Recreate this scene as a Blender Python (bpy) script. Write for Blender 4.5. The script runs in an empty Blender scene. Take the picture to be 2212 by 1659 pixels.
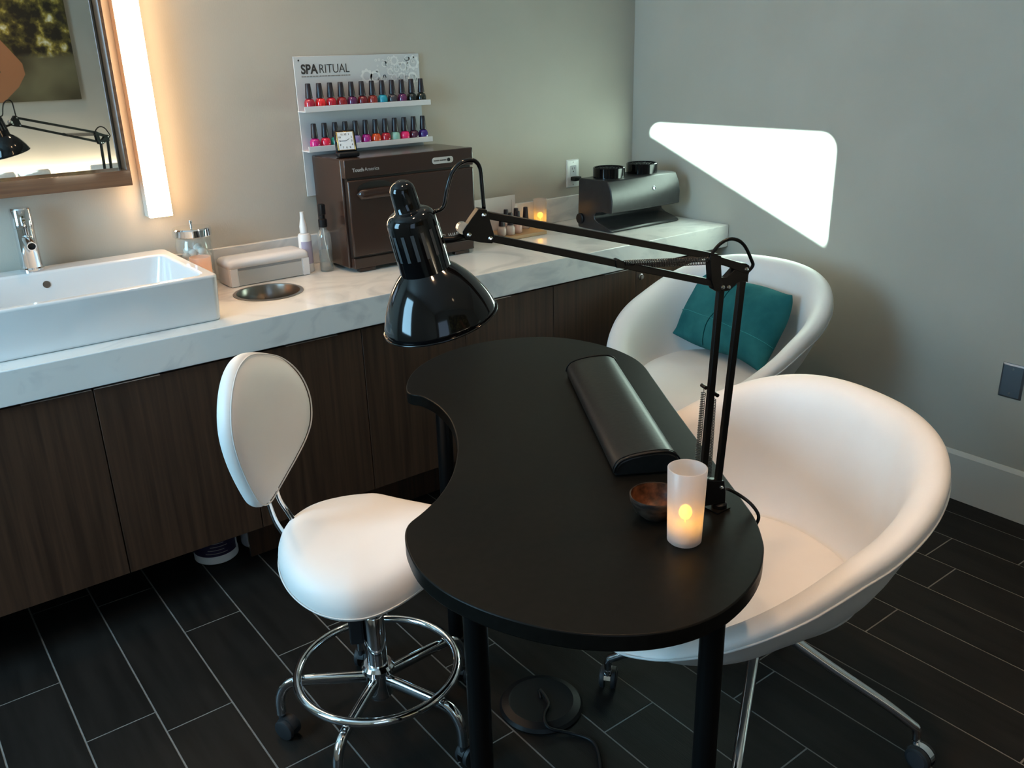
import bpy, bmesh, math, random
from mathutils import Vector, Matrix
PI = math.pi
random.seed(7)
SC = bpy.context.scene
COL = SC.collection

# ------------------------------------------------------------------ camera
cam_d = bpy.data.cameras.new('camera')
cam_d.sensor_fit = 'HORIZONTAL'; cam_d.sensor_width = 36.0
cam_d.lens = 1893.97 / 2212 * 36.0
cam_d.clip_start = 0.02
cam = bpy.data.objects.new('camera', cam_d); COL.objects.link(cam)
_r = Vector((0.79329694, -0.60827559, -0.02609144))      # image right
_d = Vector((-0.23427147, -0.26541441, -0.93523904))     # image down
_f = Vector((0.56195804, 0.74803475, -0.35305406))       # view direction
cam.matrix_world = Matrix(((_r.x, -_d.x, -_f.x, -2.963), (_r.y, -_d.y, -_f.y, -2.973),
                           (_r.z, -_d.z, -_f.z, 1.55), (0, 0, 0, 1)))
SC.camera = cam

# ------------------------------------------------------------------ colour management
SC.view_settings.view_transform = 'Standard'
SC.view_settings.look = 'None'
SC.view_settings.gamma = 1.0
SC.view_settings.use_curve_mapping = False
SC.view_settings.exposure = 0.0

# ------------------------------------------------------------------ world, sun, window daylight
W = bpy.data.worlds.new('sky'); SC.world = W; W.use_nodes = True
_b = W.node_tree.nodes['Background']
_b.inputs[0].default_value = (0.55, 0.75, 1.0, 1); _b.inputs[1].default_value = 1.0
SUN_DIR = Vector((1.0, 0.12, -0.25))
sd = bpy.data.lights.new('sun', 'SUN'); sd.energy = 75.0; sd.angle = math.radians(0.35); sd.color = (0.66, 0.97, 0.95)
sun = bpy.data.objects.new('sun', sd); COL.objects.link(sun)
sun.rotation_euler = SUN_DIR.to_track_quat('-Z', 'Y').to_euler()

def area(name, loc, direction, sx, sy, energy, color):
    d = bpy.data.lights.new(name, 'AREA'); d.shape = 'RECTANGLE'; d.size = sx; d.size_y = sy
    d.energy = energy; d.color = color
    o = bpy.data.objects.new(name, d); COL.objects.link(o); o.location = loc
    o.rotation_euler = Vector(direction).to_track_quat('-Z', 'Y').to_euler()
    return o
RX, RY, RZ = -4.6, -4.2, 2.75            # left wall x, opposite wall y, ceiling z
area('daylight_left_window', (RX - 0.02, -1.137, 1.70), (1, 0, 0), 0.92, 1.38, 74, (0.37, 0.73, 1.0))
area('added_rear_fill', (-3.75, RY - 0.02, 1.6), (0, 1, 0), 1.1, 1.36, 5, (0.48, 0.72, 1.0))  # added cool fill from behind the camera, for front-facing surfaces
WARM = (1.0, 0.62, 0.35)
DOWNLIGHT_W = 27.0
STRIP_E = 29.0

# ------------------------------------------------------------------ mesh helpers
def obj(name, bm, m, parent=None, smooth=False, sub=0, bevel=0.0, seg=2, angle=0.6):
    me = bpy.data.meshes.new(name)
    bmesh.ops.recalc_face_normals(bm, faces=bm.faces[:])
    bm.to_mesh(me); bm.free()
    if m is not None: me.materials.append(m)
    o = bpy.data.objects.new(name, me); COL.objects.link(o)
    if parent is not None: o.parent = parent
    if bevel > 0:
        b = o.modifiers.new('bevel', 'BEVEL'); b.width = bevel; b.segments = seg; b.limit_method = 'ANGLE'; b.angle_limit = angle
    if sub > 0:
        s = o.modifiers.new('subsurf', 'SUBSURF'); s.levels = sub; s.render_levels = sub
    if smooth:
        for p in me.polygons: p.use_smooth = True
    elif bevel > 0:
        for p in me.polygons: p.use_smooth = True
        me.set_sharp_from_angle(angle=math.radians(50)) if hasattr(me, 'set_sharp_from_angle') else None
    return o

def autosmooth(o, deg=40):
    for p in o.data.polygons: p.use_smooth = True
    o.data.set_sharp_from_angle(angle=math.radians(deg))
    return o

def thing(name, label, cat, loc=(0, 0, 0), rotz=0.0, group=None):
    o = bpy.data.objects.new(name, None); COL.objects.link(o)
    o.empty_display_size = 0.05
    o.location = loc; o.rotation_euler = (0, 0, rotz)
    o['label'] = label; o['category'] = cat
    if group: o['group'] = group
    return o

def tag(o, label, cat, group=None):
    o['label'] = label; o['category'] = cat
    if group: o['group'] = group
    return o

def struct(o):
    o['kind'] = 'structure'; return o

def dup(root, loc=None, rotz=None, label=None):
    r = root.copy(); COL.objects.link(r)
    if loc is not None: r.location = loc
    if rotz is not None: r.rotation_euler = (0, 0, rotz)
    if label: r['label'] = label
    for ch in list(root.children):
        c = ch.copy(); COL.objects.link(c); c.parent = r
        for g in ch.children:
            d = g.copy(); COL.objects.link(d); d.parent = c
    return r

def B(): return bmesh.new()

def box(bm, x0, x1, y0, y1, z0, z1):
    vs = [bm.verts.new(p) for p in ((x0, y0, z0), (x1, y0, z0), (x1, y1, z0), (x0, y1, z0), (x0, y0, z1), (x1, y0, z1), (x1, y1, z1), (x0, y1, z1))]
    for f in ((3, 2, 1, 0), (4, 5, 6, 7), (0, 1, 5, 4), (1, 2, 6, 5), (2, 3, 7, 6), (3, 0, 4, 7)):
        bm.faces.new([vs[i] for i in f])
    return bm

def lathe(bm, prof, n=32, center=(0, 0, 0), axis=None, cap0=True, cap1=True):
    """prof: list of (radius, height) along axis (default +z)."""
    c = Vector(center)
    q = Matrix.Identity(3) if axis is None else Vector(axis).normalized().to_track_quat('Z', 'Y').to_matrix()
    rings = []
    for r, h in prof:
        if r < 1e-6:
            rings.append([bm.verts.new(c + q @ Vector((0, 0, h)))])
        else:
            rings.append([bm.verts.new(c + q @ Vector((r * math.cos(2 * PI * i / n), r * math.sin(2 * PI * i / n), h))) for i in range(n)])
    for a, b in zip(rings, rings[1:]):
        for i in range(n):
            j = (i + 1) % n
            if len(a) == 1 and len(b) == 1: continue
            if len(a) == 1: bm.faces.new((a[0], b[j], b[i]))
            elif len(b) == 1: bm.faces.new((a[i], a[j], b[0]))
            else: bm.faces.new((a[i], a[j], b[j], b[i]))
    if cap0 and len(rings[0]) > 1: bm.faces.new(rings[0][::-1])
    if cap1 and len(rings[-1]) > 1: bm.faces.new(rings[-1])
    return bm

def tube(bm, pts, r, n=8, closed=False, rad=None):
    P = [Vector(p) for p in pts]; m = len(P)
    T = []
    for i in range(m):
        a = P[(i - 1) % m] if (closed or i > 0) else P[0]
        b = P[(i + 1) % m] if (closed or i < m - 1) else P[-1]
        T.append((b - a).normalized())
    up = Vector((0, 0, 1)) if abs(T[0].z) < 0.9 else Vector((1, 0, 0))
    nrm = T[0].cross(up).normalized()
    rings = []
    for i in range(m):
        nrm = (nrm - T[i] * nrm.dot(T[i]))
        if nrm.length < 1e-6: nrm = T[i].orthogonal()
        nrm.normalize(); bn = T[i].cross(nrm)
        rr = rad[i] if rad else r
        rings.append([bm.verts.new(P[i] + nrm * rr * math.cos(2 * PI * k / n) + bn * rr * math.sin(2 * PI * k / n)) for k in range(n)])
    for i in range(m if closed else m - 1):
        a, b = rings[i], rings[(i + 1) % m]
        for k in range(n):
            l = (k + 1) % n
            bm.faces.new((a[k], a[l], b[l], b[k]))
    if not closed:
        bm.faces.new(rings[0][::-1]); bm.faces.new(rings[-1])
    return bm

def spline(pts, k=6, closed=False):
    P = [Vector(p) for p in pts]; m = len(P); out = []
    rng = range(m) if closed else range(m - 1)
    for i in rng:
        p0 = P[(i - 1) % m] if (closed or i > 0) else P[0]
        p1, p2 = P[i], P[(i + 1) % m]
        p3 = P[(i + 2) % m] if (closed or i + 2 < m) else P[-1]
        for s in range(k):
            t = s / k
            out.append(0.5 * ((2 * p1) + (p2 - p0) * t + (2 * p0 - 5 * p1 + 4 * p2 - p3) * t * t + (3 * p1 - p0 - 3 * p2 + p3) * t ** 3))
    if not closed: out.append(P[-1])
    return out

def prism(bm, poly, off, base=(0, 0, 0), ex=(1, 0, 0), ey=(0, 0, 1)):
    """polygon (2D, in axes ex, ey) extruded by vector off (centred)."""
    b = Vector(base); ex = Vector(ex); ey = Vector(ey); off = Vector(off)
    lo = [bm.verts.new(b + ex * p[0] + ey * p[1] - off / 2) for p in poly]
    hi = [bm.verts.new(b + ex * p[0] + ey * p[1] + off / 2) for p in poly]
    bm.faces.new(lo[::-1]); bm.faces.new(hi)
    for i in range(len(poly)):
        j = (i + 1) % len(poly)
        bm.faces.new((lo[i], lo[j], hi[j], hi[i]))
    return bm

def loft(bm, rings, close_ends=True):
    R = [[bm.verts.new(p) for p in ring] for ring in rings]
    n = len(R[0])
    for a, b in zip(R, R[1:]):
        for i in range(n):
            j = (i + 1) % n
            bm.faces.new((a[i], a[j], b[j], b[i]))
    if close_ends:
        bm.faces.new(R[0][::-1]); bm.faces.new(R[-1])
    return bm

def rrect(x0, x1, y0, y1, r, n=5):
    out = []
    for cx, cy, a0 in ((x1 - r, y1 - r, 0), (x0 + r, y1 - r, 90), (x0 + r, y0 + r, 180), (x1 - r, y0 + r, 270)):
        for i in range(n + 1):
            a = math.radians(a0 + 90 * i / n)
            out.append((cx + r * math.cos(a), cy + r * math.sin(a)))
    return out

def boolean(o, cutter_bm):
    me = bpy.data.meshes.new('cut'); bmesh.ops.recalc_face_normals(cutter_bm, faces=cutter_bm.faces[:])
    cutter_bm.to_mesh(me); cutter_bm.free()
    c = bpy.data.objects.new('cut', me); COL.objects.link(c)
    md = o.modifiers.new('bool', 'BOOLEAN'); md.operation = 'DIFFERENCE'; md.object = c; md.solver = 'EXACT'
    bpy.context.view_layer.update()
    dg = bpy.context.evaluated_depsgraph_get()
    nm = bpy.data.meshes.new_from_object(o.evaluated_get(dg))
    o.modifiers.clear(); old = o.data; o.data = nm; nm.name = old.name if False else o.name
    bpy.data.objects.remove(c); bpy.data.meshes.remove(me)
    return o

def text(name, s, size, m, parent, loc, rot, bold=0.0, align='LEFT', sx=1.0, ext=0.0004):
    cu = bpy.data.curves.new(name, 'FONT'); cu.body = s; cu.size = size; cu.extrude = ext; cu.offset = bold; cu.align_x = align
    t = bpy.data.objects.new('tmp', cu); COL.objects.link(t)
    bpy.context.view_layer.update()
    me = bpy.data.meshes.new_from_object(t.evaluated_get(bpy.context.evaluated_depsgraph_get()))
    bpy.data.objects.remove(t); bpy.data.curves.remove(cu)
    me.materials.clear(); me.materials.append(m)
    o = bpy.data.objects.new(name, me); COL.objects.link(o); o.parent = parent
    o.location = loc; o.rotation_euler = rot; o.scale = (sx, 1, 1)
    return o

# ------------------------------------------------------------------ materials
def mat(name, col, rough=0.5, metal=0.0, spec=0.5, coat=0.0, **kw):
    m = bpy.data.materials.new(name); m.use_nodes = True
    p = m.node_tree.nodes['Principled BSDF']
    p.inputs['Base Color'].default_value = (*col, 1)
    p.inputs['Roughness'].default_value = rough
    p.inputs['Metallic'].default_value = metal
    p.inputs['Specular IOR Level'].default_value = spec
    p.inputs['Coat Weight'].default_value = coat
    p.inputs['Coat Roughness'].default_value = 0.05
    for k, v in kw.items(): p.inputs[k].default_value = v
    return m

def noise_mat(name, c0, c1, scale=(8, 8, 8), rough=0.5, detail=4.0, bump=0.0, bscale=None, lo=0.35, hi=0.65, spec=0.5, coat=0.0, randomise=0.0, metal=0.0, nscale=1.0, distortion=0.0):
    m = mat(name, c0, rough, metal, spec, coat)
    nt = m.node_tree; N = nt.nodes; L = nt.links; p = N['Principled BSDF']
    tc = N.new('ShaderNodeTexCoord'); mp = N.new('ShaderNodeMapping'); mp.inputs['Scale'].default_value = scale
    L.new(tc.outputs['Object'], mp.inputs['Vector'])
    nz = N.new('ShaderNodeTexNoise'); nz.inputs['Scale'].default_value = nscale; nz.inputs['Detail'].default_value = detail
    nz.inputs['Distortion'].default_value = distortion
    L.new(mp.outputs[0], nz.inputs['Vector'])
    if randomise > 0:
        oi = N.new('ShaderNodeObjectInfo'); va = N.new('ShaderNodeVectorMath'); va.operation = 'SCALE'
        va.inputs['Scale'].default_value = 37.0
        cb = N.new('ShaderNodeCombineXYZ')
        for i in range(3): L.new(oi.outputs['Random'], cb.inputs[i])
        L.new(cb.outputs[0], va.inputs[0]); ad = N.new('ShaderNodeVectorMath'); ad.operation = 'ADD'
        L.new(mp.outputs[0], ad.inputs[0]); L.new(va.outputs[0], ad.inputs[1]); L.new(ad.outputs[0], nz.inputs['Vector'])
    cr = N.new('ShaderNodeValToRGB')
    cr.color_ramp.elements[0].position = lo; cr.color_ramp.elements[0].color = (*c0, 1)
    cr.color_ramp.elements[1].position = hi; cr.color_ramp.elements[1].color = (*c1, 1)
    L.new(nz.outputs['Fac'], cr.inputs[0]); L.new(cr.outputs[0], p.inputs['Base Color'])
    if bump > 0:
        bz = nz
        if bscale:
            mp2 = N.new('ShaderNodeMapping'); mp2.inputs['Scale'].default_value = bscale; L.new(tc.outputs['Object'], mp2.inputs['Vector'])
            bz = N.new('ShaderNodeTexNoise'); bz.inputs['Scale'].default_value = 1.0; bz.inputs['Detail'].default_value = 3.0
            L.new(mp2.outputs[0], bz.inputs['Vector'])
        bp = N.new('ShaderNodeBump'); bp.inputs['Strength'].default_value = bump; bp.inputs['Distance'].default_value = 0.002
        L.new(bz.outputs['Fac'], bp.inputs['Height']); L.new(bp.outputs[0], p.inputs['Normal'])
    return m

def emit(name, col, strength):
    m = bpy.data.materials.new(name); m.use_nodes = True
    nt = m.node_tree; nt.nodes.clear()
    e = nt.nodes.new('ShaderNodeEmission'); o = nt.nodes.new('ShaderNodeOutputMaterial')
    e.inputs[0].default_value = (*col, 1); e.inputs[1].default_value = strength
    nt.links.new(e.outputs[0], o.inputs[0])
    return m

def glassy(name, col, transp=0.75, rough=0.05):
    """clear thin glass: transparent with a glossy reflection."""
    m = bpy.data.materials.new(name); m.use_nodes = True
    nt = m.node_tree; nt.nodes.clear(); N = nt.nodes; L = nt.links
    t = N.new('ShaderNodeBsdfTransparent'); t.inputs[0].default_value = (*col, 1)
    g = N.new('ShaderNodeBsdfGlossy'); g.inputs['Roughness'].default_value = rough
    d = N.new('ShaderNodeBsdfDiffuse'); d.inputs[0].default_value = (*col, 1)
    lw = N.new('ShaderNodeLayerWeight'); lw.inputs['Blend'].default_value = 0.25
    pw_ = N.new('ShaderNodeMath'); pw_.operation = 'POWER'; pw_.inputs[1].default_value = 2.0; L.new(lw.outputs['Facing'], pw_.inputs[0])
    fr = N.new('ShaderNodeMath'); fr.operation = 'MULTIPLY_ADD'; fr.inputs[1].default_value = 0.35; fr.inputs[2].default_value = 0.05; L.new(pw_.outputs[0], fr.inputs[0])
    m1 = N.new('ShaderNodeMixShader'); m1.inputs[0].default_value = 1 - transp
    L.new(t.outputs[0], m1.inputs[1]); L.new(d.outputs[0], m1.inputs[2])
    m2 = N.new('ShaderNodeMixShader'); L.new(fr.outputs[0], m2.inputs[0]); L.new(m1.outputs[0], m2.inputs[1]); L.new(g.outputs[0], m2.inputs[2])
    o = N.new('ShaderNodeOutputMaterial'); L.new(m2.outputs[0], o.inputs[0])
    return m

def frosted(name, col):
    m = bpy.data.materials.new(name); m.use_nodes = True
    nt = m.node_tree; nt.nodes.clear(); N = nt.nodes; L = nt.links
    tl = N.new('ShaderNodeBsdfTranslucent'); tl.inputs[0].default_value = (*col, 1)
    rf = N.new('ShaderNodeBsdfRefraction'); rf.inputs[0].default_value = (*col, 1); rf.inputs['Roughness'].default_value = 0.36; rf.inputs['IOR'].default_value = 1.05
    df = N.new('ShaderNodeBsdfDiffuse'); df.inputs[0].default_value = (*col, 1)
    gl = N.new('ShaderNodeBsdfGlossy'); gl.inputs['Roughness'].default_value = 0.4
    a = N.new('ShaderNodeMixShader'); a.inputs[0].default_value = 0.62; L.new(tl.outputs[0], a.inputs[1]); L.new(rf.outputs[0], a.inputs[2])
    b = N.new('ShaderNodeMixShader'); b.inputs[0].default_value = 0.22; L.new(a.outputs[0], b.inputs[1]); L.new(df.outputs[0], b.inputs[2])
    fr = N.new('ShaderNodeValue'); fr.outputs[0].default_value = 0.05
    c = N.new('ShaderNodeMixShader'); L.new(fr.outputs[0], c.inputs[0]); L.new(b.outputs[0], c.inputs[1]); L.new(gl.outputs[0], c.inputs[2])
    o = N.new('ShaderNodeOutputMaterial'); L.new(c.outputs[0], o.inputs[0])
    return m

M = {}
M['wall'] = noise_mat('wall_covering', (0.47, 0.432, 0.365), (0.50, 0.462, 0.395), (3, 3, 3), 0.75, bump=0.12, bscale=(260, 260, 90))
M['trim'] = mat('painted_trim', (0.62, 0.59, 0.53), 0.45)
M['ceiling'] = mat('ceiling_paint', (0.72, 0.70, 0.66), 0.9)
M['grout'] = noise_mat('grout', (0.15, 0.145, 0.135), (0.20, 0.195, 0.18), (40, 40, 40), 0.85)
M['tile'] = noise_mat('slate_tile', (0.009, 0.008, 0.007), (0.015, 0.0132, 0.0115), (5, 2.2, 5), 0.50, detail=5, bump=0.18, bscale=(60, 14, 60), spec=0.16, randomise=1)
M['walnut'] = noise_mat('walnut_veneer', (0.034, 0.0165, 0.0092), (0.080, 0.040, 0.022), (75, 75, 2.2), 0.42, detail=7, bump=0.05, lo=0.3, hi=0.72, randomise=1, distortion=0.4)
M['walnut_frame'] = noise_mat('walnut_frame', (0.13, 0.062, 0.035), (0.24, 0.115, 0.06), (2.0, 70, 70), 0.25, detail=6, lo=0.3, hi=0.7, coat=0.4)
M['dark'] = mat('shadow_gap', (0.012, 0.010, 0.009), 0.6)
M['quartz'] = noise_mat('white_quartz', (0.80, 0.79, 0.76), (0.64, 0.64, 0.63), (3.6, 3.6, 7), 0.10, detail=10, lo=0.50, hi=0.66, distortion=2.2)
M['porcelain'] = mat('porcelain', (0.72, 0.72, 0.72), 0.08, coat=0.3)
M['chrome'] = mat('chrome', (0.82, 0.83, 0.85), 0.07, 1.0)
M['steel'] = mat('brushed_steel', (0.50, 0.48, 0.46), 0.30, 1.0)
M['plate_steel'] = mat('plate_steel', (0.33, 0.36, 0.40), 0.38, 1.0)
M['mirror'] = mat('mirror_glass', (0.86, 0.88, 0.86), 0.01, 1.0)
M['gloss_black'] = mat('black_enamel', (0.003, 0.003, 0.0035), 0.08, spec=0.42, coat=0.0)
M['satin_black'] = mat('black_satin_paint', (0.0045, 0.0045, 0.0045), 0.33, spec=0.16)
M['spring'] = mat('spring_wire', (0.085, 0.08, 0.075), 0.35, 1.0)
M['black_plastic'] = mat('black_plastic', (0.007, 0.007, 0.008), 0.45, spec=0.25)
M['hood'] = noise_mat('dryer_plastic', (0.014, 0.014, 0.015), (0.020, 0.020, 0.021), (30, 30, 30), 0.33, bump=0.03)
M['laminate'] = noise_mat('black_laminate', (0.0045, 0.0042, 0.0035), (0.0065, 0.006, 0.005), (60, 60, 60), 0.38, spec=0.10, bump=0.02)
M['leather'] = noise_mat('black_leather', (0.007, 0.007, 0.007), (0.010, 0.010, 0.0095), (90, 90, 90), 0.36, bump=0.10, spec=0.30)
M['white_leather'] = noise_mat('white_vinyl', (0.75, 0.725, 0.70), (0.79, 0.765, 0.74), (5, 5, 5), 0.48, bump=0.05, bscale=(160, 160, 160), spec=0.4)
M['white_piping'] = mat('white_piping', (0.66, 0.64, 0.62), 0.5)
M['teal'] = noise_mat('teal_suede', (0.012, 0.095, 0.105), (0.026, 0.15, 0.155), (9, 9, 9), 0.95, detail=5, bump=0.15, bscale=(120, 120, 120), spec=0.1)
M['teal_thread'] = mat('teal_seam', (0.05, 0.27, 0.27), 0.9, spec=0.1)
M['teal_dark'] = mat('teal_slit', (0.004, 0.05, 0.055), 0.9, spec=0.1)
M['brown'] = mat('brown_enamel', (0.036, 0.0165, 0.011), 0.22, coat=0.2)
M['brown_dark'] = mat('brown_gap', (0.008, 0.005, 0.004), 0.5)
M['acrylic'] = mat('frosted_acrylic', (0.70, 0.70, 0.71), 0.35)
M['acrylic_blue'] = mat('frosted_acrylic_panel', (0.60, 0.62, 0.63), 0.30)
M['print_dark'] = mat('print_dark', (0.035, 0.03, 0.028), 0.6)
M['print_soft'] = mat('print_grey', (0.30, 0.28, 0.26), 0.6)
M['print_pale'] = mat('print_pale', (0.80, 0.81, 0.80), 0.5)
M['print_silver'] = mat('print_silver', (0.42, 0.38, 0.36), 0.4)
M['cap'] = mat('polish_cap', (0.022, 0.014, 0.018), 0.35)
M['white_plastic'] = mat('white_plastic', (0.78, 0.78, 0.78), 0.35)
M['white_lid'] = mat('white_gloss_plastic', (0.82, 0.80, 0.80), 0.22)
M['grey_panel'] = mat('grey_panel', (0.52, 0.51, 0.49), 0.4)
M['grey_dark_panel'] = mat('grey_window_strip', (0.30, 0.30, 0.30), 0.3)
M['glass'] = glassy('clear_glass', (0.97, 0.98, 0.97), 0.94)
M['liquid'] = glassy('clear_liquid', (0.70, 0.72, 0.70), 0.86)
M['frost'] = frosted('frosted_glass', (0.92, 0.88, 0.87))
M['wax'] = mat('tealight_white', (0.50, 0.53, 0.58), 0.5, **{'Subsurface Weight': 0.0})
M['flame'] = emit('led_flame', (1.0, 0.47, 0.03), 15.0)
M['cotton'] = noise_mat('cotton', (0.80, 0.80, 0.76), (0.88, 0.88, 0.84), (60, 60, 60), 1.0, bump=0.6, spec=0.0)
M['strip'] = emit('light_strip', (1.0, 0.66, 0.37), STRIP_E)
M['lens'] = emit('downlight_lens', (1.0, 0.75, 0.5), 12.0)
M['led'] = emit('led_ledge', (1.0, 0.87, 0.66), 34.0)
M['bowl_out'] = noise_mat('bowl_outside', (0.008, 0.005, 0.0035), (0.040, 0.024, 0.016), (50, 50, 110), 0.6, spec=0.15, detail=6, bump=0.5)
M['bowl_in'] = noise_mat('bowl_inside', (0.030, 0.010, 0.004), (0.13, 0.045, 0.018), (70, 70, 70), 0.45, spec=0.2, detail=6)
M['gold'] = mat('gold_trim', (0.85, 0.58, 0.22), 0.2, 1.0)
M['clock_face'] = mat('clock_face', (0.85, 0.86, 0.85), 0.3)
M['cork'] = noise_mat('bamboo_tray', (0.42, 0.25, 0.12), (0.52, 0.33, 0.17), (8, 60, 60), 0.5)
M['card'] = mat('white_card', (0.75, 0.72, 0.70), 0.6)
M['purple_label'] = noise_mat('purple_label', (0.018, 0.010, 0.035), (0.030, 0.018, 0.055), (20, 20, 200), 0.4)
M['outlet'] = mat('outlet_plate', (0.80, 0.82, 0.80), 0.3)
M['outlet_grey'] = mat('outlet_insert', (0.62, 0.64, 0.66), 0.35)
M['rubber'] = mat('rubber', (0.015, 0.016, 0.018), 0.55)
M['wheel_grey'] = mat('wheel_cap', (0.035, 0.036, 0.042), 0.4)
M['towel'] = noise_mat('towel_cotton', (0.82, 0.81, 0.77), (0.88, 0.87, 0.83), (80, 80, 80), 1.0, bump=0.5, spec=0.0)
M['skin_print'] = mat('canvas_print_skin', (0.42, 0.17, 0.07), 0.7)
M['sun_blocker'] = mat('sun_blocker_render', (0.35, 0.33, 0.30), 0.9)
M['label_lilac'] = mat('lilac_label', (0.42, 0.38, 0.50), 0.5)

def canvas_mat():
    m = mat('canvas_print', (0.1, 0.1, 0.1), 0.75)
    nt = m.node_tree; N = nt.nodes; L = nt.links; p = N['Principled BSDF']
    tc = N.new('ShaderNodeTexCoord')
    n1 = N.new('ShaderNodeTexNoise'); n1.inputs['Scale'].default_value = 15.0; n1.inputs['Detail'].default_value = 6; L.new(tc.outputs['Object'], n1.inputs['Vector'])
    c1 = N.new('ShaderNodeValToRGB'); e = c1.color_ramp.elements
    e[0].position = 0.40; e[0].color = (0.022, 0.014, 0.005, 1); e[1].position = 0.72; e[1].color = (0.9, 0.85, 0.65, 1)
    k = e.new(0.52); k.color = (0.12, 0.09, 0.015, 1); k = e.new(0.60); k.color = (0.45, 0.34, 0.06, 1)
    L.new(n1.outputs['Fac'], c1.inputs[0])
    n2 = N.new('ShaderNodeTexNoise'); n2.inputs['Scale'].default_value = 3.0; L.new(tc.outputs['Object'], n2.inputs['Vector'])
    c2 = N.new('ShaderNodeValToRGB'); e = c2.color_ramp.elements
    e[0].position = 0.35; e[0].color = (0.055, 0.038, 0.014, 1); e[1].position = 0.7; e[1].color = (0.19, 0.16, 0.08, 1)
    L.new(n2.outputs['Fac'], c2.inputs[0])
    sp = N.new('ShaderNodeSeparateXYZ'); L.new(tc.outputs['Object'], sp.inputs[0])
    mr = N.new('ShaderNodeMapRange'); mr.inputs['From Min'].default_value = 0.28; mr.inputs['From Max'].default_value = 0.32
    L.new(sp.outputs['Z'], mr.inputs['Value'])
    mx = N.new('ShaderNodeMix'); mx.data_type = 'RGBA'
    L.new(mr.outputs[0], mx.inputs['Factor']); L.new(c2.outputs[0], mx.inputs['A']); L.new(c1.outputs[0], mx.inputs['B'])
    L.new(mx.outputs['Result'], p.inputs['Base Color'])
    return m
M['canvas'] = canvas_mat()
POLISH = {}
def polish_mat(col):
    k = tuple(col)
    if k not in POLISH: POLISH[k] = mat('polish_%d' % len(POLISH), col, 0.12, coat=0.6)
    return POLISH[k]

# =================================================================== STRUCTURE
floor = struct(obj('floor', box(B(), RX, 0, RY, 0, -0.06, -0.0010), M['grout']))
TW, TL, G = 0.1674, 0.676, 0.0046
offs = {1: -1.816, 2: -1.915, 3: -1.81, 4: -1.916, 5: -2.41, 6: -1.806, 7: -1.86, 8: -2.078, 9: -1.74, 10: -1.293, 12: -0.956, 13: -0.68, 14: -0.38, 15: -0.967, 16: -0.684}
tbm = box(B(), -0.5, 0.5, -0.5, 0.5, -0.02, 0.0)
tile0 = obj('tile', tbm, M['tile'], floor); first = True
for k in range(-1, 27):
    xa = min(0.0, -0.1117 - TW * k); xb = max(RX, -0.1117 - TW * (k + 1))
    if xa - xb < 0.02: continue
    o = offs.get(k, -(0.23 * k * 1.7 % TL))
    y = o - TL * math.ceil((o - RY) / TL)
    while y < 0:
        ya, yb = max(y, RY), min(y + TL, 0.0)
        if yb - ya > 0.02:
            t = tile0 if first else tile0.copy()
            if not first: COL.objects.link(t)
            first = False; t.parent = floor
            t.location = ((xa + xb) / 2, (ya + yb) / 2, 0.0)
            t.scale = (xa - xb - G, yb - ya - G, 1.0)
        y += TL

# walls
struct(obj('wall_back', box(B(), RX - 0.15, 0.15, 0, 0.12, -0.06, RZ + 0.1), M['wall']))
struct(obj('wall_right', box(B(), 0, 0.12, RY - 0.1, 0.0, -0.06, RZ + 0.1), M['wall']))
struct(obj('ceiling', box(B(), RX - 0.15, 0.15, RY - 0.15, 0.12, RZ, RZ + 0.1), M['ceiling']))
WY0, WY1, WZ0, WZ1 = -1.607, -0.668, 1.0, 2.40
b = B()
T = 0.10
for y0, y1, z0, z1 in ((RY, WY0 - .03, -0.06, RZ), (WY1 + .03, 0, -0.06, RZ), (WY0 - .03, WY1 + .03, -0.06, WZ0 - .03), (WY0 - .03, WY1 + .03, WZ1 + .03, RZ)):
    box(b, RX - T, RX, y0, y1, z0, z1)
struct(obj('wall_left', b, M['wall']))
VX0, VX1, VZ0, VZ1 = -4.32, -3.18, 0.9, 2.3
b = B()
for x0, x1, z0, z1 in ((RX, VX0, -0.06, RZ), (VX1, 0, -0.06, RZ), (VX0, VX1, -0.06, VZ0), (VX0, VX1, VZ1, RZ)):
    box(b, x0, x1, RY - T, RY, z0, z1)
struct(obj('wall_opposite', b, M['wall']))

def window_frame(name, poly_out, poly_in, depth_vec, base, ex, ey):
    b = B(); ex, ey, dv, base = Vector(ex), Vector(ey), Vector(depth_vec), Vector(base)
    n = len(poly_in)
    P = lambda p, s: b.verts.new(base + ex * p[0] + ey * p[1] + dv * s)
    o0 = [P(p, 0) for p in poly_out]; o1 = [P(p, 1) for p in poly_out]
    i0 = [P(p, 0) for p in poly_in]; i1 = [P(p, 1) for p in poly_in]
    for i in range(n):
        j = (i + 1) % n
        b.faces.new((o0[i], o0[j], i0[j], i0[i])); b.faces.new((o1[i], i1[i], i1[j], o1[j]))
        b.faces.new((i0[i], i0[j], i1[j], i1[i])); b.faces.new((o0[i], o1[i], o1[j], o0[j]))
    return struct(obj(name, b, M['trim']))
pin = rrect(WY0, WY1, WZ0, WZ1, 0.06)
pout = rrect(WY0 - .03, WY1 + .03, WZ0 - .03, WZ1 + .03, 0.002)
window_frame('window_1', pout, pin, (0.05, 0, 0), (RX - 0.055, 0, 0), (0, 1, 0), (0, 0, 1))
pin = rrect(VX0 + .04, VX1 - .04, VZ0 + .04, VZ1 - .04, 0.01)
pout = rrect(VX0, VX1, VZ0, VZ1, 0.002)
window_frame('window_fill', pout, pin, (0, 0.05, 0), (0, RY - 0.055, 0), (1, 0, 0), (0, 0, 1))  # unseen window added to go with the cool rear fill

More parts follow.
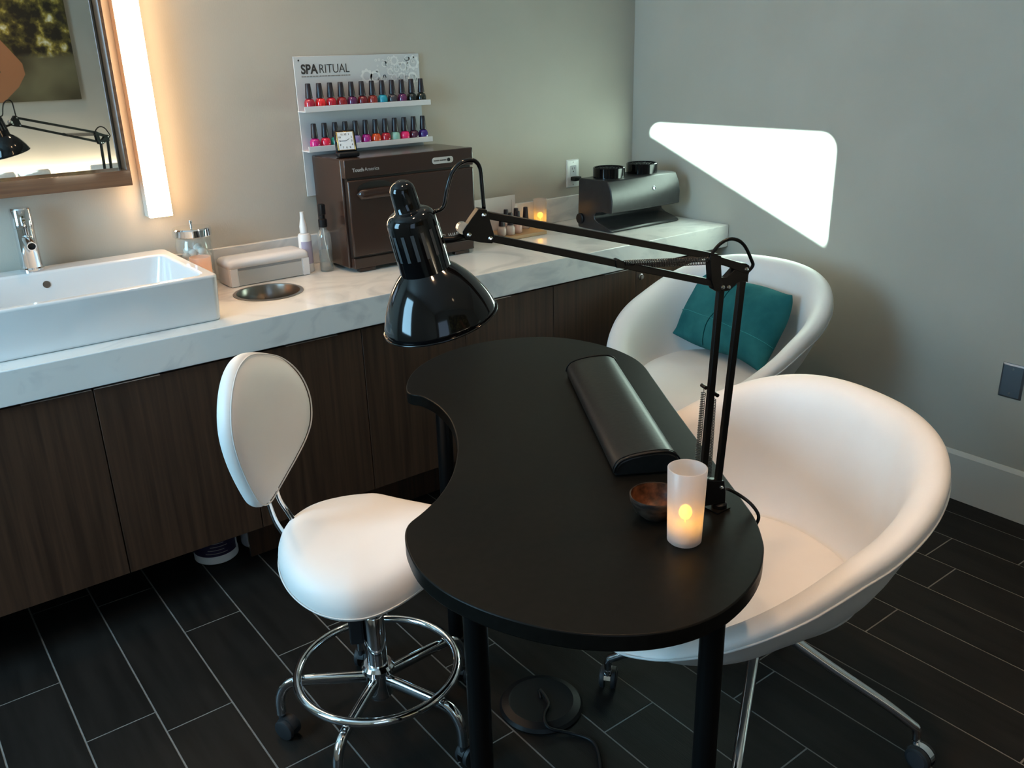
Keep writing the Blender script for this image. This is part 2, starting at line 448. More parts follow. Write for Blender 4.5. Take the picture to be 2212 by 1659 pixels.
# unseen blocker added outside the left window, slanted to shape the sun patch
b = B()
XB = -8.0
z_at = lambda y: 3.203 + 0.389 * (y + 1.076)
poly = [(-7.0, -0.06), (2.0, -0.06), (2.0, z_at(2.0)), (-7.0, z_at(-7.0))]
prism(b, poly, (0.3, 0, 0), (XB - 0.15, 0, 0), (0, 1, 0), (0, 0, 1))
struct(obj('wall_sun_blocker', b, M['sun_blocker']))
# baseboard along the right wall
b = B()
prism(b, [(0, 0), (-0.013, 0), (-0.013, 0.170), (-0.004, 0.184), (0, 0.184)], (0, 3.55, 0), (0, -0.62 - 3.55 / 2, 0), (1, 0, 0), (0, 0, 1))
struct(obj('baseboard_right', b, M['trim']))

# =================================================================== COUNTER
CH, CF = 0.849, -0.585
CX0 = -3.35
ct = thing('countertop', 'long white quartz countertop with thick front edge and low backsplash', 'countertop', (0, 0, 0))
o = obj('slab', box(B(), CX0, -0.001, CF, -0.001, 0.757, CH), M['quartz'], ct)
boolean(o, lathe(B(), [(0.104, 0.70), (0.104, 0.90)], 48, (-1.928, -0.303, 0)))
bv = o.modifiers.new('bevel', 'BEVEL'); bv.width = 0.003; bv.segments = 2; bv.limit_method = 'ANGLE'; bv.angle_limit = 1.0
autosmooth(o, 30)
obj('backsplash', box(B(), CX0, -0.001, -0.020, -0.001, CH + 0.0003, 0.955), M['quartz'], ct, bevel=0.002)

def cabinet(x0, x1, doors, label, toe=True, pulls=(), lock=None):
    c = thing('base_cabinet', label, 'cabinet', ((x0 + x1) / 2, -0.3, 0))
    def P(name, b, m, par=c, **k):
        o = obj(name, b, m, None, **k)
        o.data.transform(Matrix.Translation(Vector((-(x0 + x1) / 2, 0.3, 0))))
        o.parent = par; return o
    P('carcass', box(B(), x0 + 0.001, x1 - 0.001, -0.540, -0.025, 0.186, 0.7565), M['dark'])
    if toe: P('toe_kick', box(B(), x0 + 0.0005, x1 - 0.0005, -0.410, -0.395, 0.0005, 0.186), M['walnut'])
    n = doors; w = (x1 - x0) / n
    for i in range(n):
        a, e = x0 + w * i, x0 + w * (i + 1)
        d = P('door', box(B(), a + 0.0015, e - 0.0015, -0.565, -0.5405, 0.181, 0.746), M['walnut'], bevel=0.001)
        for pi, p0, p1 in pulls:
            if pi == i:
                P('edge_pull', box(B(), p0, p1, -0.573, -0.545, 0.7465, 0.749), M['steel'], d)
        if lock and lock[0] == i:
            b = B(); lathe(b, [(0.0, 0), (0.013, 0), (0.013, 0.003), (0.0095, 0.006), (0.0095, 0.010), (0.0, 0.010)], 20, (lock[1], -0.565, lock[2]), (0, -1, 0))
            box(b, lock[1] - 0.001, lock[1] + 0.001, -0.5762, -0.574, lock[2] - 0.005, lock[2] + 0.005)
            P('cam_lock', b, M['chrome'], d, smooth=False)
    return c
cabinet(-3.345, -2.943, 1, 'dark walnut base cabinet with one door at the far left counter end', toe=False, pulls=((0, -3.30, -3.12),))
cabinet(-2.943, -2.143, 2, 'dark walnut two-door cabinet under the white sink, open beneath', toe=False, pulls=((0, -2.715, -2.548), (1, -2.541, -2.37)))
cb = cabinet(-2.143, -1.745, 1, 'dark walnut one-door cabinet behind the white stool backrest', pulls=((0, -2.00, -1.83),))
cabinet(-1.745, -0.952, 2, 'dark walnut two-door cabinet behind the lampshade, below the towel warmer', pulls=((0, -1.545, -1.352), (1, -1.346, -1.153)))
cabinet(-0.952, -0.100, 2, 'dark walnut two-door cabinet with a round chrome lock near the corner', pulls=((0, -0.70, -0.53), (1, -0.52, -0.36)), lock=(1, -0.500, 0.706))
b = box(B(), -0.0995, -0.001, -0.50, -0.02, 0.0005, 0.7565)
struct(obj('trim_1', b, M['wall']))
b = B(); box(b, -2.1475, -2.1445, -0.412, -0.03, 0.0005, 0.18)
tag(obj('end_panel_edge', b, M['chrome']), 'thin chrome-edged end panel below the cabinet beside the wipes tub', 'panel')

# recessed steel bin ring
bn = thing('waste_bin_insert', 'round stainless steel waste chute set into the white countertop', 'waste bin', (-1.928, -0.303, CH))
b = B(); lathe(b, [(0.1035, -0.085), (0.1035, 0.0), (0.111, 0.0006), (0.111, 0.002), (0.100, 0.003), (0.0985, 0.001), (0.0985, -0.085)], 56, cap0=False, cap1=False)
autosmooth(obj('collar', b, mat('chute_steel', (0.30, 0.27, 0.24), 0.28, 1.0), bn), 50)
b = B(); lathe(b, [(0.0984, -0.080), (0.0, -0.080)], 40, cap0=False)
obj('flap', b, M['dark'], bn)

# =================================================================== SINK
sk = thing('vessel_sink', 'rectangular white porcelain vessel sink standing on the countertop', 'sink', (0, 0, 0))
SX0, SX1, SY0, SY1, SZ0, SZ1 = -2.95, -2.150, -0.515, -0.022, CH + 0.0003, 0.983
o = obj('basin', loft(B(), [[(x, y, SZ0) for x, y in rrect(SX0 + .006, SX1 - .006, SY0 + .006, SY1 - .002, 0.018)],
                            [(x, y, SZ1) for x, y in rrect(SX0, SX1, SY0, SY1, 0.022)]]), M['porcelain'], sk)
boolean(o, loft(B(), [[(x, y, SZ0 + 0.022) for x, y in rrect(SX0 + .07, SX1 - .055, SY0 + .05, SY1 - .105, 0.06, 8)],
                      [(x, y, SZ1 + 0.02) for x, y in rrect(SX0 + .032, SX1 - .030, SY0 + .026, SY1 - .082, 0.028, 8)]]))
bv = o.modifiers.new('bevel', 'BEVEL'); bv.width = 0.007; bv.segments = 4; bv.limit_method = 'ANGLE'; bv.angle_limit = 0.9
autosmooth(o, 60)
b = B(); lathe(b, [(0.0, 0.0), (0.0105, 0.0), (0.0105, 0.0015), (0.0, 0.0015)], 24, (-2.528, -0.1143, 0.945), (0, -1, 0.15))
obj('overflow_hole', b, mat('overflow_shadow', (0.09, 0.065, 0.05), 0.5), sk)
fc = thing('basin_faucet', 'cylindrical chrome basin faucet on the back deck of the sink', 'faucet', (-2.548, -0.060, SZ1 + 0.0005))
b = B(); lathe(b, [(0.0, 0), (0.033, 0), (0.033, 0.006), (0.029, 0.010), (0.0275, 0.125), (0.0, 0.125)], 36)
autosmooth(obj('body', b, M['chrome'], fc))
b = B(); lathe(b, [(0.0290, 0.0), (0.0290, 0.052), (0.026, 0.056), (0.0, 0.057)], 36, (0, 0, 0.127))
hd = autosmooth(obj('handle', b, M['chrome'], fc))
b = B(); lathe(b, [(0.0, 0), (0.006, 0), (0.006, 0.012), (0.0, 0.013)], 16, (0, -0.026, 0.150), (0, -1, 0.2))
autosmooth(obj('lever', b, M['chrome'], hd))
b = B(); lathe(b, [(0.0145, 0.0), (0.0145, 0.075), (0.013, 0.078), (0.0105, 0.078), (0.0105, 0.070), (0, 0.070)], 28, (0, 0, 0.100), (0, -1, -0.25))
sp_ = autosmooth(obj('spout', b, M['chrome'], fc))
b = B(); lathe(b, [(0.0, 0.0715), (0.0103, 0.0715)], 24, (0, 0, 0.100), (0, -1, -0.25), cap1=False)
obj('aerator', b, M['black_plastic'], sp_)

# =================================================================== MIRROR AND STRIP LIGHT
MX0, MX1, MZ0, MZ1, MD = -3.05, -2.226, 1.199, 2.30, 0.075
mr = thing('wall_mirror', 'large wall mirror in a mitred walnut frame above the sink', 'mirror', ((MX0 + MX1) / 2, 0, MZ0))
def MP(name, b, m, **k):
    o = obj(name, b, m, None, **k); o.data.transform(Matrix.Translation(Vector((-(MX0 + MX1) / 2, 0, -MZ0)))); o.parent = mr; return o
FW = 0.046; FS = 0.010
for x0, x1, z0, z1 in ((MX0, MX1, MZ0, MZ0 + FW), (MX0, MX1, MZ1 - FW, MZ1)):
    MP('frame_rail', box(B(), x0, x1, -MD, -0.001, z0, z1), M['walnut_frame'], bevel=0.0012)
for x0, x1 in ((MX0, MX0 + FS), (MX1 - FS, MX1)):
    MP('frame_stile', box(B(), x0, x1, -MD, -0.001, MZ0 + FW, MZ1 - FW), M['walnut_frame'], bevel=0.0012)
g_ = MP('glass', box(B(), MX0 + 0.02, MX1 - 0.02, -0.024, -0.020, MZ0 + 0.03, MZ1 - 0.03), M['mirror'])
for sx in (-2.152,):
    ls = thing('vanity_light', 'tall glowing white light strip beside the mirror above the cotton jar', 'wall light', (sx, 0, 1.09))
    obj('diffuser', box(B(), -0.0355, 0.0355, -0.060, -0.0425, 0.0, 1.30), M['strip'], ls, bevel=0.002)
    obj('housing', box(B(), -0.0350, 0.0350, -0.0424, -0.0005, 0.0005, 1.2995), M['trim'], ls)

# =================================================================== ITEMS ON THE COUNTER
def votive(name, loc, label, group, r0=0.0295, r1=0.0335, h=0.140, glow=True, flame_z=0.055, col=None):
    v = thing(name, label, 'candle holder', loc, 0, group)
    b = B(); t = 0.0026
    lathe(b, [(0.0, 0.0), (r0 - 0.003, 0.0), (r0, 0.003), (r1, h), (r1 - t * 0.4, h + 0.0008), (r1 - t, h), (r0 - t, 0.008), (0.0, 0.007)], 40)
    obj('glass_tumbler', b, col or M['frost'], v, smooth=True)
    return v
def tealight(loc, label, s=1.0):
    t = thing('led_tealight', label, 'candle', loc, 0, 'tealights glowing inside frosted glasses')
    b = B(); lathe(b, [(0.0, 0.0), (0.0185, 0.0), (0.019, 0.002), (0.019, 0.022), (0.017, 0.0245), (0.006, 0.0225), (0.0, 0.0225)], 32)
    autosmooth(obj('body', b, M['wax'], t))
    b = B(); lathe(b, [(0.0, 0.0240), (0.0020, 0.034), (0.0085, 0.0365), (0.0122, 0.0445), (0.0100, 0.0520), (0.0052, 0.0560), (0.0, 0.0572)], 16)
    obj('flame', b, M['flame'], t, smooth=True)
    return t
TZ = 0.75
votive('votive_glass', (-1.934, -2.088, TZ + 0.0005), 'tall frosted glass with a glowing candle on the black table', 'frosted votive glasses')
tealight((-1.934, -2.088, TZ + 0.009), 'glowing electric tealight inside the frosted glass on the black table')
votive('votive_glass', (-0.612, -0.075, CH + 0.0005), 'small frosted glass with a glowing candle beside the nail dryer', 'frosted votive glasses', 0.026, 0.029, 0.122)
tealight((-0.612, -0.075, CH + 0.009), 'glowing electric tealight inside the frosted glass beside the nail dryer')
votive('votive_glass', (-2.098, -0.205, CH + 0.0005), 'peach frosted glass tucked between the sink corner and cotton jar', 'frosted votive glasses', 0.0295, 0.0325, 0.126, col=frosted('peach_frosted_glass', (0.93, 0.77, 0.68)))
tealight((-2.098, -0.205, CH + 0.009), 'electric tealight inside the peach frosted glass by the sink')

jr = thing('cotton_jar', 'clear glass apothecary jar with steel lid beside the sink', 'jar', (-2.075, -0.088, CH + 0.0005))
b = B(); lathe(b, [(0.0, 0.0), (0.052, 0.0), (0.057, 0.006), (0.057, 0.145), (0.052, 0.163), (0.050, 0.172), (0.0475, 0.172), (0.0495, 0.162), (0.0545, 0.144), (0.0545, 0.008), (0.0, 0.006)], 44)
obj('glass_body', b, M['glass'], jr, smooth=True)
b = B(); lathe(b, [(0.0, 0.174), (0.0595, 0.174), (0.061, 0.176), (0.061, 0.197), (0.058, 0.201), (0.0, 0.203)], 44)
lid = autosmooth(obj('lid', b, M['chrome'], jr), 30)
b = B(); lathe(b, [(0.0, 0.203), (0.004, 0.203), (0.0032, 0.212), (0.006, 0.217), (0.005, 0.223), (0.0, 0.224)], 16)
autosmooth(obj('lid_knob', b, M['chrome'], lid))
b = B()
rr = random.Random(3)
for i in range(60):
    a = rr.random() * 2 * PI; r = 0.040 * math.sqrt(rr.random()); z = 0.022 + 0.112 * rr.random()
    s = bmesh.ops.create_icosphere(b, subdivisions=2, radius=0.0135)
    for v in s['verts']:
        v.co = Vector((v.co.x * rr.uniform(.85, 1.1), v.co.y * rr.uniform(.85, 1.1), v.co.z * rr.uniform(.8, 1.05))) + Vector((r * math.cos(a), r * math.sin(a), z))
ct_ = obj('cotton_balls', b, M['cotton'], None, smooth=True)
ct_.location = (-2.075, -0.088, CH + 0.0005); tag(ct_, 'white cotton balls filling the clear glass jar', 'cotton balls'); ct_['kind'] = 'stuff'

bx = thing('storage_box', 'low white plastic box with rounded lid between sink and towel warmer', 'box', (-1.857, -0.105, CH + 0.0005))
b = B(); pts = rrect(-0.1415, 0.1415, -0.060, 0.055, 0.012)
loft(b, [[(x, y, 0.002) for x, y in pts], [(x, y, 0.060) for x, y in pts]])
autosmooth(obj('body', b, M['white_plastic'], bx))
b = B(); rings = []
for z, s in ((0.0605, 0.0), (0.076, 0.001), (0.083, 0.006), (0.087, 0.016), (0.088, 0.034)):
    rings.append([(x, y, z) for x, y in rrect(-0.1435 + s, 0.1435 - s, -0.063 + s, 0.058 - s, max(0.014 - s * 0.2, 0.004))])
loft(b, rings); obj('lid', b, M['white_lid'], bx, smooth=True)
obj('front_panel', box(B(), -0.112, 0.112, -0.0615, -0.0600, 0.004, 0.052), M['grey_panel'], bx, bevel=0.0006)
obj('slot', box(B(), -0.112, 0.112, -0.0620, -0.0600, 0.0525, 0.0600), M['grey_dark_panel'], bx)
for sx in (-1, 1):
    obj('corner_post', box(B(), sx * 0.128 - 0.012, sx * 0.128 + 0.012, -0.0635, -0.0600, 0.001, 0.0600), M['white_lid'], bx, bevel=0.001)

sb = thing('spray_bottle', 'small white spray bottle with lilac label beside the towel warmer', 'bottle', (-1.703, -0.118, CH + 0.0005))
b = B(); lathe(b, [(0.0, 0.0), (0.021, 0.0), (0.0225, 0.003), (0.0225, 0.125), (0.019, 0.133), (0.011, 0.136), (0.0, 0.136)], 32)
autosmooth(obj('body', b, M['white_plastic'], sb))
b = B()
for i in range(9):
    a0 = math.radians(-150 + i * 15); a1 = math.radians(-150 + (i + 1) * 15); R = 0.0229
    vs = [b.verts.new((R * math.cos(a), R * math.sin(a), z)) for a, z in ((a0, .03), (a1, .03), (a1, .108), (a0, .108))]
    b.faces.new(vs)
obj('paper_label', b, M['label_lilac'], sb)
b = B(); lathe(b, [(0.013, 0.1365), (0.0135, 0.158), (0.0105, 0.172), (0.0075, 0.186), (0.0068, 0.208), (0.0, 0.209)], 24)
autosmooth(obj('cap', b, M['white_plastic'], sb))
sb = thing('spray_bottle', 'clear half-full spray bottle with a black pump beside the towel warmer', 'bottle', (-1.648, -0.158, CH + 0.0005))
b = B(); lathe(b, [(0.0, 0.0), (0.022, 0.0), (0.0235, 0.003), (0.0235, 0.120), (0.020, 0.138), (0.011, 0.146), (0.0105, 0.154), (0.0095, 0.154), (0.0100, 0.146), (0.019, 0.137), (0.0223, 0.120), (0.0223, 0.004), (0.0, 0.003)], 32)
obj('body', b, M['glass'], sb, smooth=True)
b = B(); lathe(b, [(0.0, 0.0045), (0.0218, 0.0045), (0.0218, 0.072), (0.0, 0.072)], 32)
autosmooth(obj('liquid', b, M['liquid'], sb))
b = B(); lathe(b, [(0.0, 0.1545), (0.0145, 0.1545), (0.0145, 0.180), (0.0095, 0.184), (0.0095, 0.196), (0.0, 0.196)], 24)
pm = autosmooth(obj('pump', b, M['black_plastic'], sb))
b = B(); box(b, -0.009, 0.009, -0.016, 0.010, 0.1965, 0.234)
obj('spray_head', b, M['black_plastic'], pm, bevel=0.004)
b = B(); tube(b, [(0, 0, 0.15), (0.002, -0.001, 0.10), (0.008, -0.004, 0.05), (0.016, -0.008, 0.008)], 0.0016, 6)
obj('dip_tube', b, M['white_plastic'], sb, smooth=True)

# towel warmer cabinet -------------------------------------------------
tw = thing('towel_warmer', 'glossy brown hot towel cabinet on the countertop', 'towel warmer', (-1.345, -0.1525, CH))
HX, HY0, HY1 = 0.260, -0.1225, 0.1225
obj('body', box(B(), -HX, HX, HY0 + 0.030, HY1, 0.014, 0.384), M['brown'], tw, bevel=0.005, seg=3)
obj('top_fascia', box(B(), -HX, HX, HY0, HY0 + 0.0295, 0.322, 0.385), M['brown'], tw, bevel=0.004, seg=3)
obj('bottom_fascia', box(B(), -HX + .008, HX - .008, HY0 + 0.002, HY0 + 0.0295, 0.014, 0.052), M['brown'], tw, bevel=0.004, seg=3)
obj('gap', box(B(), -HX + 0.01, HX - 0.01, HY0 + 0.008, HY0 + 0.0298, 0.0525, 0.3215), M['brown_dark'], tw)
dr = obj('door', box(B(), -HX + 0.006, HX - 0.002, HY0 - 0.004, HY0 + 0.0075, 0.058, 0.316), M['brown'], tw, bevel=0.006, seg=3)
b = B(); rings = []
for i in range(15):
    t = -1 + 2 * i / 14
    s = math.sqrt(max(0, 1 - abs(t) ** 9))
    cx, cz = -0.152 + 0.074 * t, 0.268
    hh, dd = 0.002 + 0.0165 * s, 0.002 + 0.022 * s
    rings.append([(cx, HY0 - 0.004 - dd * (0.5 - 0.5 * math.cos(2 * PI * k / 14)), cz + hh * math.sin(2 * PI * k / 14)) for k in range(14)])
loft(b, rings); obj('handle', b, M['brown'], dr, smooth=True)
b = B(); lathe(b, [(0.0, 0), (1, 0), (1, 1), (0.0, 1)], 28, (0, 0, 0), (0, -1, 0))
bmesh.ops.scale(b, vec=(0.070, 0.0012, 0.024), verts=b.verts); bmesh.ops.translate(b, vec=(-0.152, HY0 - 0.0041, 0.284), verts=b.verts)
obj('handle_recess', b, M['brown_dark'], dr)
b = B(); prism(b, rrect(0.083, 0.172, 0.340, 0.362, 0.010), (0, -0.0016, 0), (0, HY0 - 0.0008, 0))
cp = obj('control_panel', b, M['grey_panel'], tw)
b = B(); lathe(b, [(0.0, 0), (0.0062, 0), (0.0062, 0.002), (0, 0.002)], 16, (0.152, HY0 - 0.0017, 0.351), (0, -1, 0))
obj('power_button', b, M['black_plastic'], cp)
text('panel_lettering', 'TOWEL WARMER', 0.0066, M['print_dark'], cp, (0.089, HY0 - 0.0021, 0.3488), (PI / 2, 0, 0))
text('brand_lettering', 'Touch', 0.0165, M['print_silver'], tw, (-0.232, HY0 - 0.0006, 0.343), (PI / 2, 0, 0), bold=0.0005)
text('brand_lettering', 'America', 0.0165, M['print_silver'], tw, (-0.186, HY0 - 0.0006, 0.343), (PI / 2, 0, 0))
text('door_lettering', 'TOWEL WARMER', 0.024, M['print_silver'], dr, (0.055, HY0 - 0.0046, 0.072), (PI / 2, 0, 0), sx=0.85)
for sx in (-1, 1):
    for sy in (HY0 + 0.02, HY1 - 0.02):
        obj('foot', box(B(), sx * 0.2 - 0.032, sx * 0.2 + 0.032, sy - 0.012, sy + 0.012, 0.0004, 0.0135), M['brown'], tw, bevel=0.002)

# travel clock -----------------------------------------------------------
CLK = Vector((-1.548, -0.195, CH + 0.3854))
ck = thing('travel_clock', 'small black folding travel alarm clock with square white face on the towel warmer', 'clock', CLK, math.radians(-12))
b = B(); box(b, -0.037, 0.037, -0.024, 0.024, 0.0, 0.017); obj('case_base', b, M['black_plastic'], ck, bevel=0.006, seg=3)
tilt = Matrix.Rotation(math.radians(-14), 4, 'X')
def clk(name, b, m, par=ck, **k):
    o = obj(name, b, m, None, **k); o.data.transform(Matrix.Translation((0, 0.0, 0.0175)) @ tilt); o.parent = par; return o
cs = clk('case', box(B(), -0.0365, 0.0365, 0.0, 0.014, 0.0, 0.072), M['black_plastic'], bevel=0.005, seg=3)
gd = clk('bezel', box(B(), -0.0305, 0.0305, -0.0015, 0.001, 0.004, 0.066), M['gold'], bevel=0.001)
fcx = clk('face', box(B(), -0.0265, 0.0265, -0.0022, -0.0014, 0.006, 0.064), M['clock_face'])
b = B(); box(b, -0.022, 0.0, -0.0030, -0.0026, 0.0342, 0.0356); clk('minute_hand', b, M['print_dark'], fcx)
b = B(); prism(b, [(0, -0.0009), (0.013, 0.0062), (0.0135, 0.0076), (0, 0.0009)], (0, 0.0004, 0), (0, -0.0030, 0.035)); clk('hour_hand', b, M['print_dark'], fcx)
for h in range(1, 13):
    a = math.radians(90 - 30 * h); q = max(abs(math.cos(a)), abs(math.sin(a))); R = 0.0205 / q
    t = text('numeral', str(h), 0.0085, M['print_dark'], fcx, (0, 0, 0), (0, 0, 0), align='CENTER')
    t.data.transform(Matrix.Translation((0, 0, 0.0175)) @ tilt @ Matrix.Translation((R * math.cos(a), -0.0027, 0.035 + R * math.sin(a) * 1.05 - 0.003)) @ Matrix.Rotation(PI / 2, 4, 'X'))

# polish display rack -------------------------------------------------------
rk = thing('polish_rack', 'frosted acrylic wall rack with two shelves of nail polish', 'display rack', (-1.375, 0, 1.09))
RX0, RX1 = -0.250, 0.248
obj('back_panel', box(B(), RX0, RX1, -0.0095, -0.0045, 0.0, 0.468), M['acrylic_blue'], rk, bevel=0.001)
for z in (0.288, 0.156):
    s_ = obj('shelf', box(B(), RX0 - 0.004, RX1 + 0.004, -0.066, -0.0098, z, z + 0.004), M['acrylic'], rk)
    obj('shelf_lip', box(B(), RX0 - 0.004, RX1 + 0.004, -0.070, -0.0662, z, z + 0.019), M['acrylic'], s_, bevel=0.001)
yl = -0.0100
text('lettering', 'SPA', 0.0425, M['print_dark'], rk, (-0.226, yl, 0.412), (PI / 2, 0, 0), bold=0.0012, sx=0.88)
text('lettering', 'RITUAL', 0.0425, M['print_dark'], rk, (-0.1600, yl, 0.412), (PI / 2, 0, 0), bold=-0.0004, sx=0.84)
b = B(); x = -0.226; q = random.Random(5)
while x < -0.045:
    w = q.uniform(0.003, 0.010); box(b, x, min(x + w, -0.04), yl - 0.0003, yl + 0.0002, 0.4005, 0.4045); x += w + 0.002
obj('tagline', b, M['print_soft'], rk)
b = B(); q = random.Random(9)
def ring2d(b, cx, cz, r, w, pet=0):
    n = 40; lo = []; hi = []
    for i in range(n):
        a = 2 * PI * i / n; k = 1 + (0.12 * math.cos(pet * a) if pet else 0)
        lo.append(b.verts.new((cx + (r - w) * math.cos(a), yl - 0.0001, cz + (r - w) * math.sin(a))))
        hi.append(b.verts.new((cx + r * k * math.cos(a), yl - 0.0001, cz + r * k * math.sin(a))))
    for i in range(n):
        j = (i + 1) % n; b.faces.new((lo[i], lo[j], hi[j], hi[i]))
for cx, cz, r in ((0.222, 0.437, 0.024), (0.178, 0.425, 0.016), (0.142, 0.445, 0.017), (0.170, 0.388, 0.017), (0.215, 0.385, 0.020), (0.122, 0.408, 0.012), (0.095, 0.385, 0.012), (0.060, 0.393, 0.021), (0.025, 0.397, 0.023), (0.100, 0.435, 0.011), (0.138, 0.388, 0.013), (0.195, 0.452, 0.010), (0.150, 0.415, 0.010)):
    ring2d(b, cx, cz, r, r * 0.38, q.choice((0, 8, 12)))
for i in range(40):
    t = q.random(); cx = 0.06 + 0.18 * t; cz = 0.375 + 0.085 * q.random(); r = q.uniform(0.003, 0.007)
    ring2d(b, min(cx, 0.238), min(cz, 0.458), r, r * 0.5)
obj('flower_print', b, M['print_pale'], rk)
for x in (-0.232, 0.225):
    b = B(); lathe(b, [(0.0, 0), (0.003, 0), (0.003, 0.001), (0, 0.001)], 12, (x, yl, 0.455), (0, -1, 0)); obj('screw', b, M['print_dark'], rk)

def polish_proto(name, s=1.0):
    p = bpy.data.objects.new(name, None); p.empty_display_size = 0.02
    return p
def bottle_meshes(capm):
    b = B(); lathe(b, [(0.0, 0.0), (0.0145, 0.0), (0.0176, 0.003), (0.0185, 0.014), (0.0182, 0.027), (0.0145, 0.036), (0.0080, 0.0395), (0.0, 0.0397)], 20)
    body = obj('glass_bottle', b, polish_mat((0.5, 0.02, 0.05)), None, smooth=True)
    b = B(); lathe(b, [(0.0, 0.0400), (0.0122, 0.0400), (0.0125, 0.043), (0.0104, 0.066), (0.0090, 0.0865), (0.0080, 0.0885), (0.0, 0.089)], 18)
    cap = autosmooth(obj('cap', b, capm, None), 50)
    return body, cap
body0, cap0 = bottle_meshes(M['cap'])
used_proto = [False]
def polish(loc, col, label, group, scale=1.0):
    p = thing('polish_bottle', label, 'nail polish', loc, 0, group); p.scale = (scale,) * 3
    if not used_proto[0]:
        bo, ca = body0, cap0; used_proto[0] = True
    else:
        bo, ca = body0.copy(), cap0.copy(); bo.data = body0.data.copy(); COL.objects.link(bo); COL.objects.link(ca)
    bo.data.materials.clear(); bo.data.materials.append(polish_mat(col)); bo.parent = p; ca.parent = p
    return p
row1 = [((0.42, 0.02, 0.045), 'dark rose red'), ((0.85, 0.025, 0.03), 'bright red'), ((0.50, 0.012, 0.03), 'cherry red'), ((0.30, 0.015, 0.02), 'deep red'), ((0.11, 0.02, 0.085), 'plum'), ((0.16, 0.012, 0.02), 'oxblood'), ((0.27, 0.025, 0.02), 'brick red'), ((0.015, 0.30, 0.42), 'turquoise blue'), ((0.05, 0.045, 0.055), 'charcoal'), ((0.13, 0.025, 0.10), 'dark violet'), ((0.012, 0.018, 0.018), 'blackish green'), ((0.010, 0.016, 0.011), 'black')]
row2 = [((0.55, 0.015, 0.20), 'magenta pink'), ((0.85, 0.02, 0.07), 'hot coral pink'), ((0.02, 0.36, 0.28), 'sea green'), ((0.30, 0.06, 0.14), 'mauve'), ((0.28, 0.20, 0.42), 'lavender'), ((0.38, 0.010, 0.20), 'berry'), ((0.75, 0.085, 0.02), 'orange'), ((0.45, 0.012, 0.03), 'crimson'), ((0.28, 0.55, 0.46), 'pale mint'), ((0.85, 0.02, 0.16), 'neon pink'), ((0.08, 0.02, 0.05), 'dark aubergine'), ((0.05, 0.02, 0.22), 'royal purple')]
hid = {2: ', half hidden left of the clock', 3: ', behind the clock', 4: ', just right of the clock'}
for i, (c, n_) in enumerate(row1):
    polish((-1.596 + 0.0410 * i, -0.040, 1.09 + 0.2925), c, n_ + ' nail polish bottle with black cap on the upper rack shelf', 'polish bottles on the upper rack shelf')
for i, (c, n_) in enumerate(row2):
    polish((-1.590 + 0.0404 * i, -0.040, 1.09 + 0.1605), c, n_ + ' nail polish bottle on the lower rack shelf' + hid.get(i, ''), 'polish bottles on the lower rack shelf')

# nude polishes on a tray
tr = thing('wooden_tray', 'pale wooden tray of nude polish bottles between towel warmer and nail dryer', 'tray', (-0.800, -0.118, CH + 0.0004))
obj('tray_base', box(B(), -0.125, 0.125, -0.078, 0.078, 0.0, 0.014), M['cork'], tr, bevel=0.002)
nude = [((-0.875, -0.155), (0.55, 0.42, 0.36)), ((-0.835, -0.160), (0.60, 0.50, 0.44)), ((-0.790, -0.150), (0.62, 0.40, 0.33)), ((-0.800, -0.085), (0.50, 0.36, 0.32)), ((-0.752, -0.090), (0.58, 0.46, 0.42)), ((-0.706, -0.095), (0.66, 0.55, 0.50))]
nl = ['greyish beige', 'ivory', 'peach', 'dusty pink', 'pale rose', 'milky white']
for (xy, c), n_ in zip(nude, nl):
    polish((xy[0], xy[1], CH + 0.0149), c, n_ + ' nude polish bottle with black cap on the wooden tray', 'nude polish bottles on the tray', 1.0)
cdn = thing('display_card', 'white card sign standing behind the nude polish bottles', 'sign', (-0.830, -0.036, CH + 0.0004))
b = B(); box(b, -0.115, 0.115, -0.0015, 0.0015, 0.0, 0.148); cds = obj('card', b, M['card'], cdn)
obj('fold_line', box(B(), 0.0955, 0.0965, -0.0020, -0.0014, 0.02, 0.13), M['print_soft'], cdn)
b = B(); prism(b, [(0, 0), (0.010, 0), (0.002, 0.05)], (0.05, 0, 0), (0, 0.0016, 0), (0, 1, 0), (0, 0, 1)); obj('prop', b, M['card'], cdn)

# outlet on back wall
ol = thing('wall_outlet', 'white wall outlet with a black plug above the counter', 'outlet', (-0.366, 0, 1.048))
b = B(); rings = [[(x, -0.0005, z) for x, z in rrect(-0.036, 0.036, -0.060, 0.060, 0.003)], [(x, -0.004, z) for x, z in rrect(-0.035, 0.035, -0.059, 0.059, 0.003)], [(x, -0.0065, z) for x, z in rrect(-0.031, 0.031, -0.055, 0.055, 0.003)]]
loft(b, rings); autosmooth(obj('cover_plate', b, M['outlet'], ol), 25)
b = B(); prism(b, rrect(-0.017, 0.017, -0.034, 0.034, 0.003), (0, -0.002, 0), (0, -0.0074, 0)); ins = obj('receptacle', b, M['outlet_grey'], ol)
b = B()
for zc in (0.018,):
    box(b, -0.008, -0.006, -0.0090, -0.0082, zc - 0.001, zc + 0.008); box(b, 0.006, 0.008, -0.0090, -0.0082, zc, zc + 0.008); box(b, -0.002, 0.002, -0.0090, -0.0082, zc - 0.012, zc - 0.007)
obj('slots', b, M['print_dark'], ins)
for z in (-0.048, 0.048):
    b = B(); lathe(b, [(0.0, 0), (0.003, 0), (0.003, 0.001), (0, 0.001)], 12, (0, -0.0066, z), (0, -1, 0)); obj('screw', b, M['steel'], ol)

